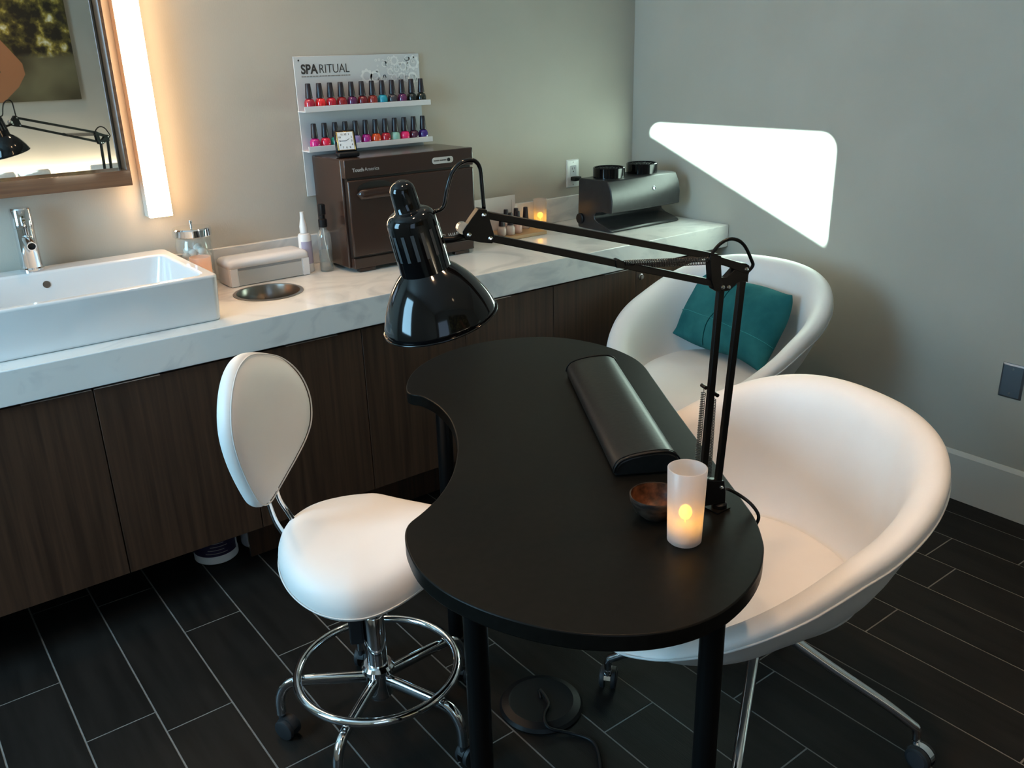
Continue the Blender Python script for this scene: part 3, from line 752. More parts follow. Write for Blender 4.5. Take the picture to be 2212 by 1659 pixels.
# nail dryer -------------------------------------------------------------
nd = thing('nail_dryer', 'black table-top nail dryer with two round fans on its hood', 'nail dryer', (-0.285, -0.28, CH))
prof = [(0.105, 0.004), (0.108, 0.020), (0.102, 0.195), (0.095, 0.207), (-0.055, 0.209), (-0.072, 0.206), (-0.092, 0.170), (-0.100, 0.130), (-0.098, 0.082), (-0.092, 0.078), (-0.040, 0.080), (-0.005, 0.074), (0.006, 0.060), (0.002, 0.046), (-0.020, 0.034), (-0.060, 0.024), (-0.094, 0.014), (-0.098, 0.006), (-0.094, 0.002), (0.095, 0.002)]
b = B(); prism(b, prof, (0.400, 0, 0), (0, 0, 0), (0, 1, 0), (0, 0, 1))
o = obj('housing', b, M['hood'], nd, bevel=0.004, seg=2, angle=0.5)
for fx in (-0.112, 0.080):
    b = B(); lathe(b, [(0.066, 0.0), (0.066, 0.038), (0.063, 0.041), (0.059, 0.039), (0.059, 0.012), (0.0, 0.012)], 44, (fx, 0.014, 0.2095), cap0=False)
    fn = autosmooth(obj('fan_ring', b, M['gloss_black'], nd), 35)
    b = B()
    for i in range(12):
        a = PI * i / 6; c_, s_ = math.cos(a), math.sin(a)
        tube(b, [(fx + 0.010 * c_, 0.014 + 0.010 * s_, 0.246), (fx + 0.0595 * c_, 0.014 + 0.0595 * s_, 0.246)], 0.0011, 5)
    for r_ in (0.010, 0.022, 0.034, 0.046):
        tube(b, [(fx + r_ * math.cos(2 * PI * i / 28), 0.014 + r_ * math.sin(2 * PI * i / 28), 0.246) for i in range(28)], 0.0011, 5, True)
    obj('fan_grille', b, M['black_plastic'], fn)
b = B(); lathe(b, [(0.009, 0), (0.009, 0.002), (0.0065, 0.003), (0.0065, 0.001), (0.0, 0.001)], 24, (0.045, -0.094, 0.158), (0, -1, 0.35))
sw = autosmooth(obj('switch', b, M['plate_steel'], nd))
obj('stop_pad', lathe(B(), [(0.0, 0), (0.022, 0), (0.022, 0.010), (0.018, 0.013), (0, 0.013)], 20, (-0.198, 0.088, 0.040), (-1, 0, 0)), M['black_plastic'], nd)
pc = thing('power_cord', 'black plug and short cord from the outlet to the nail dryer', 'cord', (0, 0, 0))
b = B(); box(b, -0.385, -0.345, -0.040, -0.0095, 1.018, 1.036); obj('plug', b, M['black_plastic'], pc, bevel=0.004)
b = B(); tube(b, spline([(-0.365, -0.041, 1.026), (-0.355, -0.062, 1.018), (-0.345, -0.085, 0.985), (-0.335, -0.110, 0.93), (-0.325, -0.140, 0.875), (-0.320, -0.168, 0.860)], 5), 0.0035, 8); obj('cable', b, M['black_plastic'], pc, smooth=True)

# right wall blank plate
pl = thing('blank_wall_plate', 'brushed steel blank plate with two screws on the right wall', 'wall plate', (0, -1.800, 0.485))
b = B(); rings = [[(-0.0005, y, z) for y, z in rrect(-0.0375, 0.0375, -0.060, 0.060, 0.003)], [(-0.003, y, z) for y, z in rrect(-0.0365, 0.0365, -0.059, 0.059, 0.003)], [(-0.0065, y, z) for y, z in rrect(-0.031, 0.031, -0.0535, 0.0535, 0.002)]]
loft(b, rings); autosmooth(obj('plate', b, M['plate_steel'], pl), 25)
for z in (-0.042, 0.042):
    b = B(); lathe(b, [(0.0, 0), (0.004, 0), (0.0035, 0.0016), (0, 0.002)], 16, (-0.0066, 0, z), (-1, 0, 0)); obj('screw', b, M['steel'], pl)

# wipes tub under the sink cabinet
wt = thing('wipes_tub', 'white plastic wipes tub with dark purple label on the floor under the cabinet', 'tub', (-2.228, -0.318, 0.0006))
b = B(); lathe(b, [(0.0, 0.0), (0.066, 0.0), (0.071, 0.004), (0.071, 0.022), (0.069, 0.026), (0.069, 0.150), (0.066, 0.160), (0.0, 0.162)], 44)
autosmooth(obj('tub', b, M['white_plastic'], wt))
b = B(); n = 26
ls = [(math.radians(-190 + 150 * i / n)) for i in range(n + 1)]
lo = [b.verts.new((0.0697 * math.cos(a), 0.0697 * math.sin(a), 0.030)) for a in ls]; hi = [b.verts.new((0.0697 * math.cos(a), 0.0697 * math.sin(a), 0.145)) for a in ls]
for i in range(n): b.faces.new((lo[i], lo[i + 1], hi[i + 1], hi[i]))
lb = obj('wrap_label', b, M['purple_label'], wt, smooth=True)
b = B()
for k in range(7):
    z = 0.040 + 0.012 * k; a0 = math.radians(-135 + 7 * (k % 3)); a1 = math.radians(-75 - 9 * (k % 2))
    vs0 = []; vs1 = []
    for i in range(9):
        a = a0 + (a1 - a0) * i / 8
        vs0.append(b.verts.new((0.0701 * math.cos(a), 0.0701 * math.sin(a), z))); vs1.append(b.verts.new((0.0701 * math.cos(a), 0.0701 * math.sin(a), z + 0.0025)))
    for i in range(8): b.faces.new((vs0[i], vs0[i + 1], vs1[i + 1], vs1[i]))
obj('print_lines', b, M['print_soft'], lb)
#PART2

# =================================================================== MANICURE TABLE
out = [(-1.926, -1.149), (-1.870, -1.062), (-1.783, -0.989), (-1.670, -0.945), (-1.557, -0.938), (-1.448, -0.970), (-1.367, -1.027), (-1.320, -1.101), (-1.296, -1.205), (-1.303, -1.310), (-1.332, -1.396), (-1.396, -1.501), (-1.499, -1.665), (-1.591, -1.815), (-1.681, -1.963), (-1.741, -2.061), (-1.779, -2.119), (-1.821, -2.166), (-1.856, -2.197), (-1.911, -2.231), (-1.973, -2.254), (-2.043, -2.265), (-2.106, -2.258), (-2.161, -2.237), (-2.210, -2.203), (-2.255, -2.157), (-2.294, -2.096), (-2.324, -2.025), (-2.341, -1.949), (-2.340, -1.874), (-2.324, -1.814), (-2.303, -1.765), (-2.274, -1.728), (-2.225, -1.704), (-2.166, -1.669), (-2.100, -1.612), (-2.038, -1.539), (-1.986, -1.460), (-1.940, -1.365), (-1.915, -1.273), (-1.912, -1.198)]
tb = thing('manicure_table', 'black kidney-shaped manicure table on round black legs', 'table', (-1.887, -1.665, 0))
def TP(name, b, m, **k):
    o = obj(name, b, m, None, **k); o.data.transform(Matrix.Translation((1.887, 1.665, 0))); o.parent = tb; return o
op = spline([(x, y, 0) for x, y in out], 4, True)
op = [(p.x, p.y) for p in op]
b = B(); prism(b, op, (0, 0, 0.030), (0, 0, TZ - 0.015), (1, 0, 0), (0, 1, 0))
TP('tabletop', b, M['laminate'], bevel=0.0025, seg=2, angle=0.9)
for x, y in ((-2.288, -1.955), (-1.987, -2.203), (-1.862, -1.212), (-1.372, -1.262)):
    b = B(); lathe(b, [(0.0, 0.0006), (0.024, 0.0006), (0.025, 0.012), (0.0205, 0.016), (0.0205, 0.712), (0.040, 0.714), (0.040, 0.7195), (0.0, 0.7195)], 28, (x, y, 0))
    autosmooth(TP('leg', b, M['satin_black']))

# arm-rest cushion
dT, nT, cT = Vector((-0.525, -0.851, 0)), Vector((0.851, -0.525, 0)), Vector((-1.887, -1.665, 0))
cu = thing('armrest_cushion', 'long black leather armrest cushion lying along the straight table edge', 'cushion', (0, 0, 0))
def cush_ring(s, sc=1.0, lift=0.0):
    base = cT + dT * s + nT * 0.182; pts = []
    prof = [(-0.066, 0.002), (-0.069, 0.012), (-0.066, 0.028), (-0.056, 0.042), (-0.036, 0.052), (-0.010, 0.058), (0.018, 0.061), (0.040, 0.060), (0.057, 0.051), (0.066, 0.033), (0.068, 0.012), (0.064, 0.002)]
    for a, z in prof:
        pts.append(base + nT * (a * sc) + Vector((0, 0, TZ + 0.0006 + z * sc * 0.80 if z > 0.003 else TZ + 0.0006)))
    return pts
b = B(); L0, L1 = -0.475, 0.128
loft(b, [cush_ring(L0 + (L1 - L0) * i / 24) for i in range(25)])
o = obj('pad', b, M['leather'], cu, bevel=0.006, seg=3, angle=0.7)
for s, d in ((L0, -1), (L1, 1)):
    b = B(); r_ = cush_ring(s + d * 0.001)
    tube(b, spline(r_[1:11], 3), 0.0022, 6); obj('piping', b, M['satin_black'], cu, smooth=True)
b = B(); tube(b, spline(cush_ring(L1 - 0.010, 1.006)[1:11], 3), 0.0009, 5); obj('stitching', b, M['satin_black'], cu, smooth=True)

# wooden bowl
bw = thing('small_bowl', 'small dark coconut-shell bowl with copper inside beside the candle glass', 'bowl', (-1.910, -1.996, TZ + 0.0005))
b = B(); lathe(b, [(0.0, 0.0), (0.022, 0.0), (0.025, 0.003), (0.038, 0.015), (0.0465, 0.034), (0.0478, 0.045), (0.0465, 0.0465), (0.0450, 0.045)], 44, cap1=False)
obj('shell', b, M['bowl_out'], bw, smooth=True)
b = B(); lathe(b, [(0.0450, 0.0448), (0.0440, 0.034), (0.0355, 0.017), (0.022, 0.007), (0.0, 0.005)], 44, cap0=False)
obj('lining', b, M['bowl_in'], bw, smooth=True)

# =================================================================== DESK LAMP
LP0 = Vector((-1.80, -2.05, 0)); LU = Vector((-0.94, 0.34, 0)).normalized(); LN = Vector((-LU.y, LU.x, 0))
def lp(s, z, o=0.0): return LP0 + LU * s + Vector((0, 0, z)) + LN * o
la = thing('desk_lamp', 'black swing-arm architect lamp clamped to the manicure table', 'lamp', (-1.80, -2.05, TZ))
def LA(name, b, m, par=None, **k):
    o = obj(name, b, m, None, **k); o.data.transform(Matrix.Translation((1.80, 2.05, -TZ))); o.parent = par or la; return o
def plate(b, poly, th, off=0.0):
    prism(b, poly, LN * th, LP0 + LN * off, LU, (0, 0, 1)); return b
def bar(name, s0, z0, s1, z1, w=0.011, t=0.011, off=0.0):
    d = (lp(s1, z1) - lp(s0, z0)).normalized(); e = d.cross(LN).normalized()
    b = B(); a, c = lp(s0, z0, off), lp(s1, z1, off)
    vs = []
    for P in (a, c):
        for i, j in ((-1, -1), (1, -1), (1, 1), (-1, 1)):
            vs.append(b.verts.new(P + e * (w / 2 * i) + LN * (t / 2 * j)))
    for f in ((0, 1, 2, 3), (7, 6, 5, 4), (0, 4, 5, 1), (1, 5, 6, 2), (2, 6, 7, 3), (3, 7, 4, 0)): b.faces.new([vs[i] for i in f])
    return LA(name, b, M['satin_black'], bevel=0.0012)
# clamp
b = B(); plate(b, [(0.042, 0.8100), (0.030, 0.8170), (-0.006, 0.8090), (-0.010, 0.7850), (-0.0105, 0.7640), (0.050, 0.7640), (0.050, 0.790)], 0.016)
cl_ = LA('base_bracket', b, M['satin_black'], bevel=0.002)
b = B(); lathe(b, [(0.0, 0.7506), (0.013, 0.7506), (0.014, 0.754), (0.014, 0.761), (0.010, 0.764), (0.0, 0.764)], 24, lp(-0.002, 0))
autosmooth(LA('pivot_foot', b, M['satin_black']))
b = B(); box(b, -0.018, 0.018, -0.016, 0.016, 0.7506, 0.7535)
o = LA('clamp_plate', b, M['satin_black'])
o.data.transform(Matrix.Translation((-0.002, 0, 0)))
o.data.transform(Matrix.Translation((-1.80, -2.05, 0)))
bar('lower_arm_bar', 0.0360, 0.800, 0.0223, 1.1754)
bar('lower_arm_bar', 0.0042, 0.800, -0.0188, 1.2023)
bar('upper_arm_bar', 0.0330, 1.2260, 0.4311, 1.3268)
bar('upper_arm_bar', 0.0223, 1.1780, 0.4228, 1.2913)
# elbow bracket (three struts round an open triangle)
b = B()
plate(b, [(0.0497, 1.233), (0.0288, 1.2285), (0.028, 1.2106), (0.0257, 1.1925), (0.0224, 1.1761), (0.0271, 1.1682), (0.0338, 1.1689), (0.0391, 1.1725), (0.0453, 1.1898), (0.0482, 1.2126)], 0.017)
plate(b, [(0.0486, 1.2335), (0.0391, 1.2314), (0.0286, 1.2265), (-0.0097, 1.2131), (-0.0195, 1.2115), (-0.0262, 1.2069), (-0.0255, 1.1922), (-0.0132, 1.1961), (0.0021, 1.2035), (0.0226, 1.2118), (0.0477, 1.2178)], 0.0165)
plate(b, [(0.0021, 1.2035), (-0.0266, 1.2015), (-0.0251, 1.1915), (-0.0249, 1.1794), (-0.0128, 1.182), (-0.0055, 1.18), (0.0101, 1.1681), (0.0219, 1.1673), (0.0282, 1.1734), (0.0257, 1.1918), (0.016, 1.1902)], 0.016)
eb = LA('elbow_bracket', b, M['satin_black'], bevel=0.001)
b = B(); plate(b, [(0.4388, 1.337), (0.4266, 1.3345), (0.4215, 1.3157), (0.4155, 1.2931), (0.4195, 1.2835), (0.4379, 1.2866), (0.4620, 1.2935), (0.4645, 1.3042), (0.4517, 1.3216)], 0.018)
hb = LA('head_bracket', b, M['satin_black'], bevel=0.0012)
for par, s, z, hw in ((eb, -0.0193, 1.2018, 0.0088), (eb, 0.0235, 1.1752, 0.0090), (eb, 0.0123, 1.1741, 0.0084), (hb, 0.4316, 1.3268, 0.0092), (hb, 0.4228, 1.2913, 0.0092), (hb, 0.4555, 1.2992, 0.0092), (cl_, 0.0005, 0.7976, 0.0082)):
    b = B()
    for sg in (1, -1):
        lathe(b, [(0.0, 0), (0.0042, 0), (0.0038, 0.0015), (0.0015, 0.0022), (0.0015, 0.0012), (0.0, 0.0012)], 14, lp(s, z, hw * sg), LN * sg)
    autosmooth(LA('screw', b, M['chrome'], par))
def spring(s0, z0, s1, z1, off, coils, r):
    a, c = lp(s0, z0, off), lp(s1, z1, off); d = (c - a); L_ = d.length; d.normalize(); u = d.orthogonal().normalized(); v = d.cross(u)
    hook = 0.05; pts = [a]
    N_ = coils * 8
    for i in range(N_ + 1):
        t = i / N_; ang = 2 * PI * coils * t
        pts.append(a + d * (L_ * (hook + (1 - 2 * hook) * t)) + u * r * math.cos(ang) + v * r * math.sin(ang))
    pts.append(c)
    b = B(); tube(b, pts, 0.0008, 4)
    return LA('spring', b, M['spring'], smooth=True)
spring(0.0455, 0.9985, 0.0530, 0.815, 0.004, 50, 0.0041)
spring(0.0190, 0.9781, 0.0195, 0.809, -0.006, 50, 0.0041)
spring(0.209, 1.2330, 0.0400, 1.2240, 0.005, 50, 0.0041)
spring(0.209, 1.2260, 0.0420, 1.2170, -0.005, 50, 0.0041)
b = B(); plate(b, [(0.200, 1.2225), (0.216, 1.2265), (0.218, 1.2380), (0.212, 1.2400), (0.203, 1.2350)], 0.015); LA('spring_anchor', b, M['satin_black'], bevel=0.001)
b = B(); lathe(b, [(0.0, -0.0065), (0.0035, -0.0065), (0.0035, 0.0085), (0.0, 0.0085)], 12, lp(0.044, 0.9985), LN); lathe(b, [(0.0, -0.0095), (0.0035, -0.0095), (0.0035, 0.0065), (0, 0.0065)], 12, lp(0.019, 0.980), LN)
LA('spring_pins', b, M['satin_black'])
# head: link, housing, shade
HT = Vector((-2.319, -1.861, 1.384)); HB = Vector((-2.266, -1.867, 1.168))
ax = (HB - HT).normalized(); HL = (HB - HT).length
b = B(); tube(b, [lp(0.4555, 1.2992), lp(0.478, 1.2935), HT + ax * 0.092], 0.005, 8); LA('head_link', b, M['satin_black'], smooth=True)
b = B(); lathe(b, [(0.0, -0.016), (0.0055, -0.016), (0.0055, -0.008), (0.009, -0.006), (0.009, 0.006), (0.0, 0.006)], 16, lp(0.4627, 1.309), LN)
box_w = LA('wing_nut', b, M['steel'])
b = B(); prof = []
for i in range(7):
    a = PI / 2 * i / 6; prof.append((0.0185 * math.sin(a), 0.016 * (1 - math.cos(a))))
prof += [(0.0190, 0.030), (0.0195, 0.044)]
for i in range(6):
    a = PI / 2 * i / 5; prof.append((0.0205 + 0.0165 * math.sin(a), 0.045 + 0.018 * (1 - math.cos(a))))
prof += [(0.0378, 0.090), (0.0385, 0.132), (0.0388, 0.143), (0.0, 0.143)]
lathe(b, prof, 48, HT, ax)
ho = LA('socket_housing', b, M['gloss_black'], smooth=True); autosmooth(ho, 45)
b = B(); up_ = Vector((0, 0, 1)); e1 = ax.cross(Vector((0.6, 0.8, 0))).normalized(); e2 = ax.cross(e1).normalized()
for i in range(16):
    a = 2 * PI * i / 16; rd = e1 * math.cos(a) + e2 * math.sin(a); tg = ax.cross(rd)
    c0 = HT + ax * 0.092 + rd * 0.0374
    vs = [b.verts.new(c0 + tg * (0.0026 * i_) + ax * (0.020 * j_) + rd * (0.0010 + 0.0004 * j_)) for i_, j_ in ((-1, -1), (1, -1), (1, 1), (-1, 1))]
    b.faces.new(vs)
LA('vent_slot', b, mat('vent_grey', (0.05, 0.055, 0.06), 0.4), ho)
b = B(); prof = []
for r_, t in ((0.0370, 0.0), (0.0480, 0.11), (0.0590, 0.256), (0.0672, 0.39), (0.0745, 0.54), (0.0797, 0.66), (0.0838, 0.77), (0.0874, 0.89), (0.0898, 1.0)): prof.append((r_, 0.136 + (HL - 0.136) * t))
inner = [(r - 0.0018, h - 0.0004 if i == len(prof) - 1 else h + 0.0012) for i, (r, h) in enumerate(prof)][::-1]
lathe(b, prof + inner, 64, HT, ax, cap0=False, cap1=False)
sh = LA('shade', b, M['gloss_black'], smooth=True)
b = B(); cR = HT + ax * (HL - 0.001)
tube(b, [cR + e1 * 0.0894 * math.cos(2 * PI * i / 64) + e2 * 0.0894 * math.sin(2 * PI * i / 64) for i in range(64)], 0.0016, 6, True); LA('shade_rim', b, M['gloss_black'], sh, smooth=True)
b = B(); lathe(b, [(0.014, 0.144), (0.015, 0.150), (0.026, 0.175), (0.028, 0.185), (0.022, 0.198), (0.0, 0.203)], 24, HT, ax, cap0=True); LA('bulb', b, M['white_plastic'], sh, smooth=True)
# cords
b = B(); tube(b, spline([lp(s, z) for s, z in ((0.5031, 1.3362), (0.4896, 1.3426), (0.4826, 1.3688), (0.4746, 1.3895), (0.4629, 1.4019), (0.4495, 1.4063), (0.4385, 1.4037), (0.432, 1.3921), (0.4302, 1.3653), (0.4286, 1.3347))], 5), 0.0031, 8); LA('head_cord', b, M['gloss_black'], smooth=True)
b = B(); tube(b, spline([lp(s, z) for s, z in ((0.044, 1.2300), (0.0279, 1.2471), (0.0068, 1.2537), (-0.0157, 1.2433), (-0.0328, 1.216), (-0.0364, 1.2038), (-0.0240, 1.1920))], 5), 0.0030, 8); LA('elbow_cord', b, M['satin_black'], smooth=True)
b = B(); tube(b, spline([lp(-0.008, 0.79), (-1.775, -2.052, 0.782), (-1.757, -2.066, 0.768), (-1.752, -2.090, 0.756), (-1.752, -2.106, 0.738), (-1.766, -2.104, 0.714), (-1.84, -2.13, 0.705), (-1.93, -2.165, 0.69), (-1.953, -2.176, 0.60), (-1.957, -2.178, 0.42), (-1.960, -2.176, 0.20), (-1.956, -2.160, 0.05), (-1.94, -2.11, 0.006), (-1.90, -2.03, 0.005), (-1.90, -1.93, 0.005)], 6), 0.0032, 8); LA('power_cord', b, M['satin_black'], smooth=True)

# foot-controlled disc on the floor
fd = thing('floor_cord_reel', 'round black disc with a cable lying on the floor under the table', 'cord reel', (-1.845, -1.570, 0.0006))
b = B(); lathe(b, [(0.0, 0.0), (0.103, 0.0), (0.106, 0.004), (0.100, 0.012), (0.082, 0.019), (0.078, 0.018), (0.0, 0.021)], 48); autosmooth(obj('disc', b, M['black_plastic'], fd), 30)
b = B(); tube(b, spline([(0.0, 0.0, 0.021), (0.012, 0.02, 0.03), (0.0, -0.03, 0.026), (-0.035, -0.055, 0.026), (-0.05, -0.090, 0.020), (-0.012, -0.125, 0.006), (0.012, -0.18, 0.005), (-0.02, -0.24, 0.005), (-0.08, -0.30, 0.005), (-0.16, -0.36, 0.005)], 6), 0.0042, 8); obj('cable', b, M['black_plastic'], fd, smooth=True)

# =================================================================== CASTERS
def caster(parent, p, ang, r=0.027, w=0.040, hoodm=None, capm=None, stem_z=0.075):
    """twin-wheel caster; p = ground point under the wheel axle."""
    d = Vector((math.cos(ang), math.sin(ang), 0)); s = Vector((-d.y, d.x, 0)); P = Vector(p)
    b = B()
    n = 14; ring0 = []; ring1 = []
    for i in range(n + 1):
        a = math.radians(20 + 145 * i / n)
        ring0.append((math.cos(a), math.sin(a)))
    c0 = P + Vector((0, 0, r)); hw = w * 0.20
    for sg in (-1, 1):
        pass
    vs = []
    for rr_ in (r * 1.06, r * 0.55):
        for sg in (-1, 1):
            vs.append([b.verts.new(c0 + d * (rr_ * ca) + Vector((0, 0, rr_ * sa)) + s * (hw * sg)) for ca, sa in ring0])
    o0, o1, i0, i1 = vs
    for i in range(n):
        b.faces.new((o0[i], o0[i + 1], o1[i + 1], o1[i])); b.faces.new((i0[i], i1[i], i1[i + 1], i0[i + 1]))
        b.faces.new((o0[i], i0[i], i0[i + 1], o0[i + 1])); b.faces.new((o1[i], o1[i + 1], i1[i + 1], i1[i]))
    for i in (0, n): b.faces.new((o0[i], o1[i], i1[i], i0[i]))
    sp = P + d * (r * 0.55)
    lathe(b, [(0.0, r * 1.3), (0.008, r * 1.3), (0.008, r * 2.15), (0.005, r * 2.2), (0.005, stem_z), (0.0, stem_z)], 14, sp)
    c = obj('caster', b, hoodm or M['rubber'], parent)
    for sg in (-1, 1):
        b = B(); lathe(b, [(0.0, 0.001), (r * 0.80, 0.0), (r * 0.96, 0.002), (r, 0.006), (r, w * 0.28), (r * 0.9, w * 0.29), (0, w * 0.29)], 24, c0 + s * sg * (w * 0.5), s * (-sg))
        wl = autosmooth(obj('wheel', b, M['rubber'], c), 40)
        if capm:
            b = B(); lathe(b, [(0.0, 0.0), (r * 0.74, 0.0), (r * 0.72, 0.0012), (0.0, 0.0018)], 24, c0 + s * sg * (w * 0.5 - 0.0002), s * sg)
            obj('wheel_cover', b, capm, c)
    return c

# =================================================================== SADDLE STOOL
ST = Vector((-2.195, -1.385, 0)); SF = Vector((0.80, -0.60, 0)); SL = Vector((0.60, 0.80, 0))
st = thing('saddle_stool', 'white leather saddle stool with backrest, chrome foot ring and casters', 'stool', ST)
def lathe_st(name, prof, m, c=(0, 0, 0), n=36, par=None): return autosmooth(obj(name, lathe(B(), prof, n, c), m, par or st))
lathe_st('hub', [(0.0, 0.105), (0.028, 0.105), (0.032, 0.112), (0.032, 0.172), (0.039, 0.178), (0.039, 0.189), (0.033, 0.196), (0.026, 0.196)], M['chrome'])
lathe_st('gas_column', [(0.0, 0.10), (0.0245, 0.10), (0.0245, 0.330), (0.022, 0.334), (0.0165, 0.336), (0.0165, 0.470), (0.0, 0.470)], M['chrome'])
for a in (2, 74, 146, 218, 290):
    A = math.radians(a); u = Vector((math.cos(A), math.sin(A), 0)); s = Vector((-u.y, u.x, 0))
    path = spline([u * 0.024 + Vector((0, 0, 0.156)), u * 0.10 + Vector((0, 0, 0.157)), u * 0.190 + Vector((0, 0, 0.156)), u * 0.222 + Vector((0, 0, 0.145)), u * 0.240 + Vector((0, 0, 0.112)), u * 0.243 + Vector((0, 0, 0.064))], 5)
    b = B(); rings = []
    for i, p in enumerate(path):
        t = (path[min(i + 1, len(path) - 1)] - path[max(i - 1, 0)]).normalized(); nn_ = s.cross(t).normalized()
        hw, hh = 0.0110, 0.0145 - 0.003 * i / len(path)
        rings.append([p + s * (hw * x) + nn_ * (hh * y) for x, y in [(math.copysign(abs(math.cos(q_)) ** .75, math.cos(q_)), math.copysign(abs(math.sin(q_)) ** .75, math.sin(q_))) for q_ in (2 * PI * j_ / 16 for j_ in range(16))]])
    loft(b, rings); lg = autosmooth(obj('leg', b, M['chrome'], st), 30)
    sw_ = {2: 3.6, 74: 3.9, 146: 2.0, 218: 4.4, 290: 3.3}[a]
    pc_ = u * 0.243 - Vector((math.cos(sw_), math.sin(sw_), 0)) * 0.0149
    caster(st, (pc_.x, pc_.y, 0.0006), sw_, stem_z=0.066)
b = B(); tube(b, [(0.190 * math.cos(2 * PI * i / 72), 0.190 * math.sin(2 * PI * i / 72), 0.183) for i in range(72)], 0.0105, 14, True); obj('foot_ring', b, M['chrome'], st, smooth=True)
o = obj('tilt_lever', box(B(), 0.0245, 0.058, -0.017, 0.017, 0.262, 0.352), M['black_plastic'], st, bevel=0.005)
o.rotation_euler = (0, 0, math.radians(150)); 
o = obj('seat_mount', box(B(), -0.09, 0.09, -0.06, 0.06, 0.464, 0.478), M['black_plastic'], st, bevel=0.003)
o.rotation_euler = (0, 0, math.atan2(SF.y, SF.x))
# seat: pear-shaped saddle pad
def seat_r(phi):
    c = math.cos(phi)                      # 1 = front
    fr = 0.235; re = 0.192; wd = 0.228
    x = (fr if c > 0 else re) * c
    t = max(0.0, c)
    y = wd * math.sin(phi) * (1 - 0.46 * t ** 1.2)
    return x, y
def seat_top(x, y):
    z = 0.572
    z += 0.012 * max(0, (-x - 0.02) / 0.185) ** 1.6                 # cantle at the rear
    z += 0.020 * max(0, (x - 0.02) / 0.2) ** 1.5                    # pommel
    z -= 0.50 * y * y * (1 + 2.0 * max(0, x / 0.2))                  # flanks fall away
    return z
b = B(); rings = []; nphi = 48
for t, drop in ((0.04, 0), (0.25, 0), (0.5, 0), (0.72, 0.0), (0.85, 0.004), (0.945, 0.015), (0.992, 0.036), (1.0, 0.058), (0.985, 0.076), (0.93, 0.087), (0.80, 0.091)):
    ring = []
    for i in range(nphi):
        x, y = seat_r(2 * PI * i / nphi)
        P = SF * (x * t) + SL * (y * t); z = seat_top(x * t, y * t) - drop
        ring.append((P.x, P.y, z))
    rings.append(ring)
loft(b, rings); se = obj('seat', b, M['white_leather'], st, smooth=True, sub=1)
def edge_loop(t, drop, k=1.0):
    out_ = []
    for i in range(96):
        x, y = seat_r(2 * PI * i / 96); P = SF * (x * t) + SL * (y * t); out_.append((P.x, P.y, seat_top(x * t, y * t) - drop))
    return out_
b = B(); tube(b, edge_loop(0.998, 0.066), 0.0018, 6, True); obj('seam', b, M['white_piping'], se, smooth=True)
# backrest pad
BN = Vector((0.545, -0.838, 0.11)).normalized(); _l = Vector((0.83, 0.558, 0)).normalized(); _u = BN.cross(_l).normalized()
if _u.z < 0: _u = -_u
RO = math.radians(20); BL = _l * math.cos(RO) - _u * math.sin(RO); BU = _u * math.cos(RO) + _l * math.sin(RO)
BC = Vector((-2.357, -1.285, 0.832)) - ST
BH = spline([(p[0], p[1], 0) for p in ((0, .150), (.060, .143), (.110, .112), (.140, .062), (.146, .008), (.134, -.034), (.108, -.076), (.076, -.116), (.044, -.152), (.021, -.174), (0, -.181), (-.021, -.174), (-.044, -.152), (-.076, -.116), (-.108, -.076), (-.134, -.034), (-.146, .008), (-.140, .062), (-.110, .112), (-.060, .143))], 5, True)
def back_r(i, n): p = BH[int(round(i * len(BH) / n)) % len(BH)]; return p.x, p.y
b = B(); rings = []
for t, dn in ((0.04, 0.030), (0.3, 0.029), (0.55, 0.026), (0.78, 0.019), (0.92, 0.009), (0.99, -0.003), (1.0, -0.016), (0.985, -0.028), (0.93, -0.034), (0.6, -0.036), (0.1, -0.036)):
    ring = []
    for i in range(50):
        x, y = back_r(i, 50); x *= t; y *= t
        bend = 1.2 * x * x
        P = BC + BL * x + BU * y + BN * (dn + bend)
        ring.append(P)
    rings.append(ring)
loft(b, rings); ba = obj('backrest', b, M['white_leather'], st, smooth=True, sub=1)
b = B(); lp_ = []
for i in range(100):
    x, y = back_r(i, 100); x *= 0.965; y *= 0.965
    lp_.append(BC + BL * x + BU * y + BN * (0.0050 + 1.2 * x * x))
tube(b, lp_, 0.0016, 6, True); obj('seam', b, M['white_piping'], ba, smooth=True)
for pts in ([(-2.366, -1.232, 0.80), (-2.362, -1.231, 0.73), (-2.356, -1.230, 0.668), (-2.350, -1.232, 0.615), (-2.337, -1.236, 0.554), (-2.310, -1.27, 0.50), (-2.26, -1.33, 0.474), (-2.22, -1.365, 0.471)],
            [(-2.346, -1.238, 0.80), (-2.338, -1.238, 0.75), (-2.333, -1.238, 0.700), (-2.330, -1.239, 0.634), (-2.314, -1.245, 0.586), (-2.285, -1.285, 0.515), (-2.235, -1.34, 0.474), (-2.195, -1.375, 0.471)]):
    b = B(); tube(b, spline([Vector(p) - ST for p in pts], 6), 0.0066, 10); obj('back_rod', b, M['chrome'], st, smooth=True)

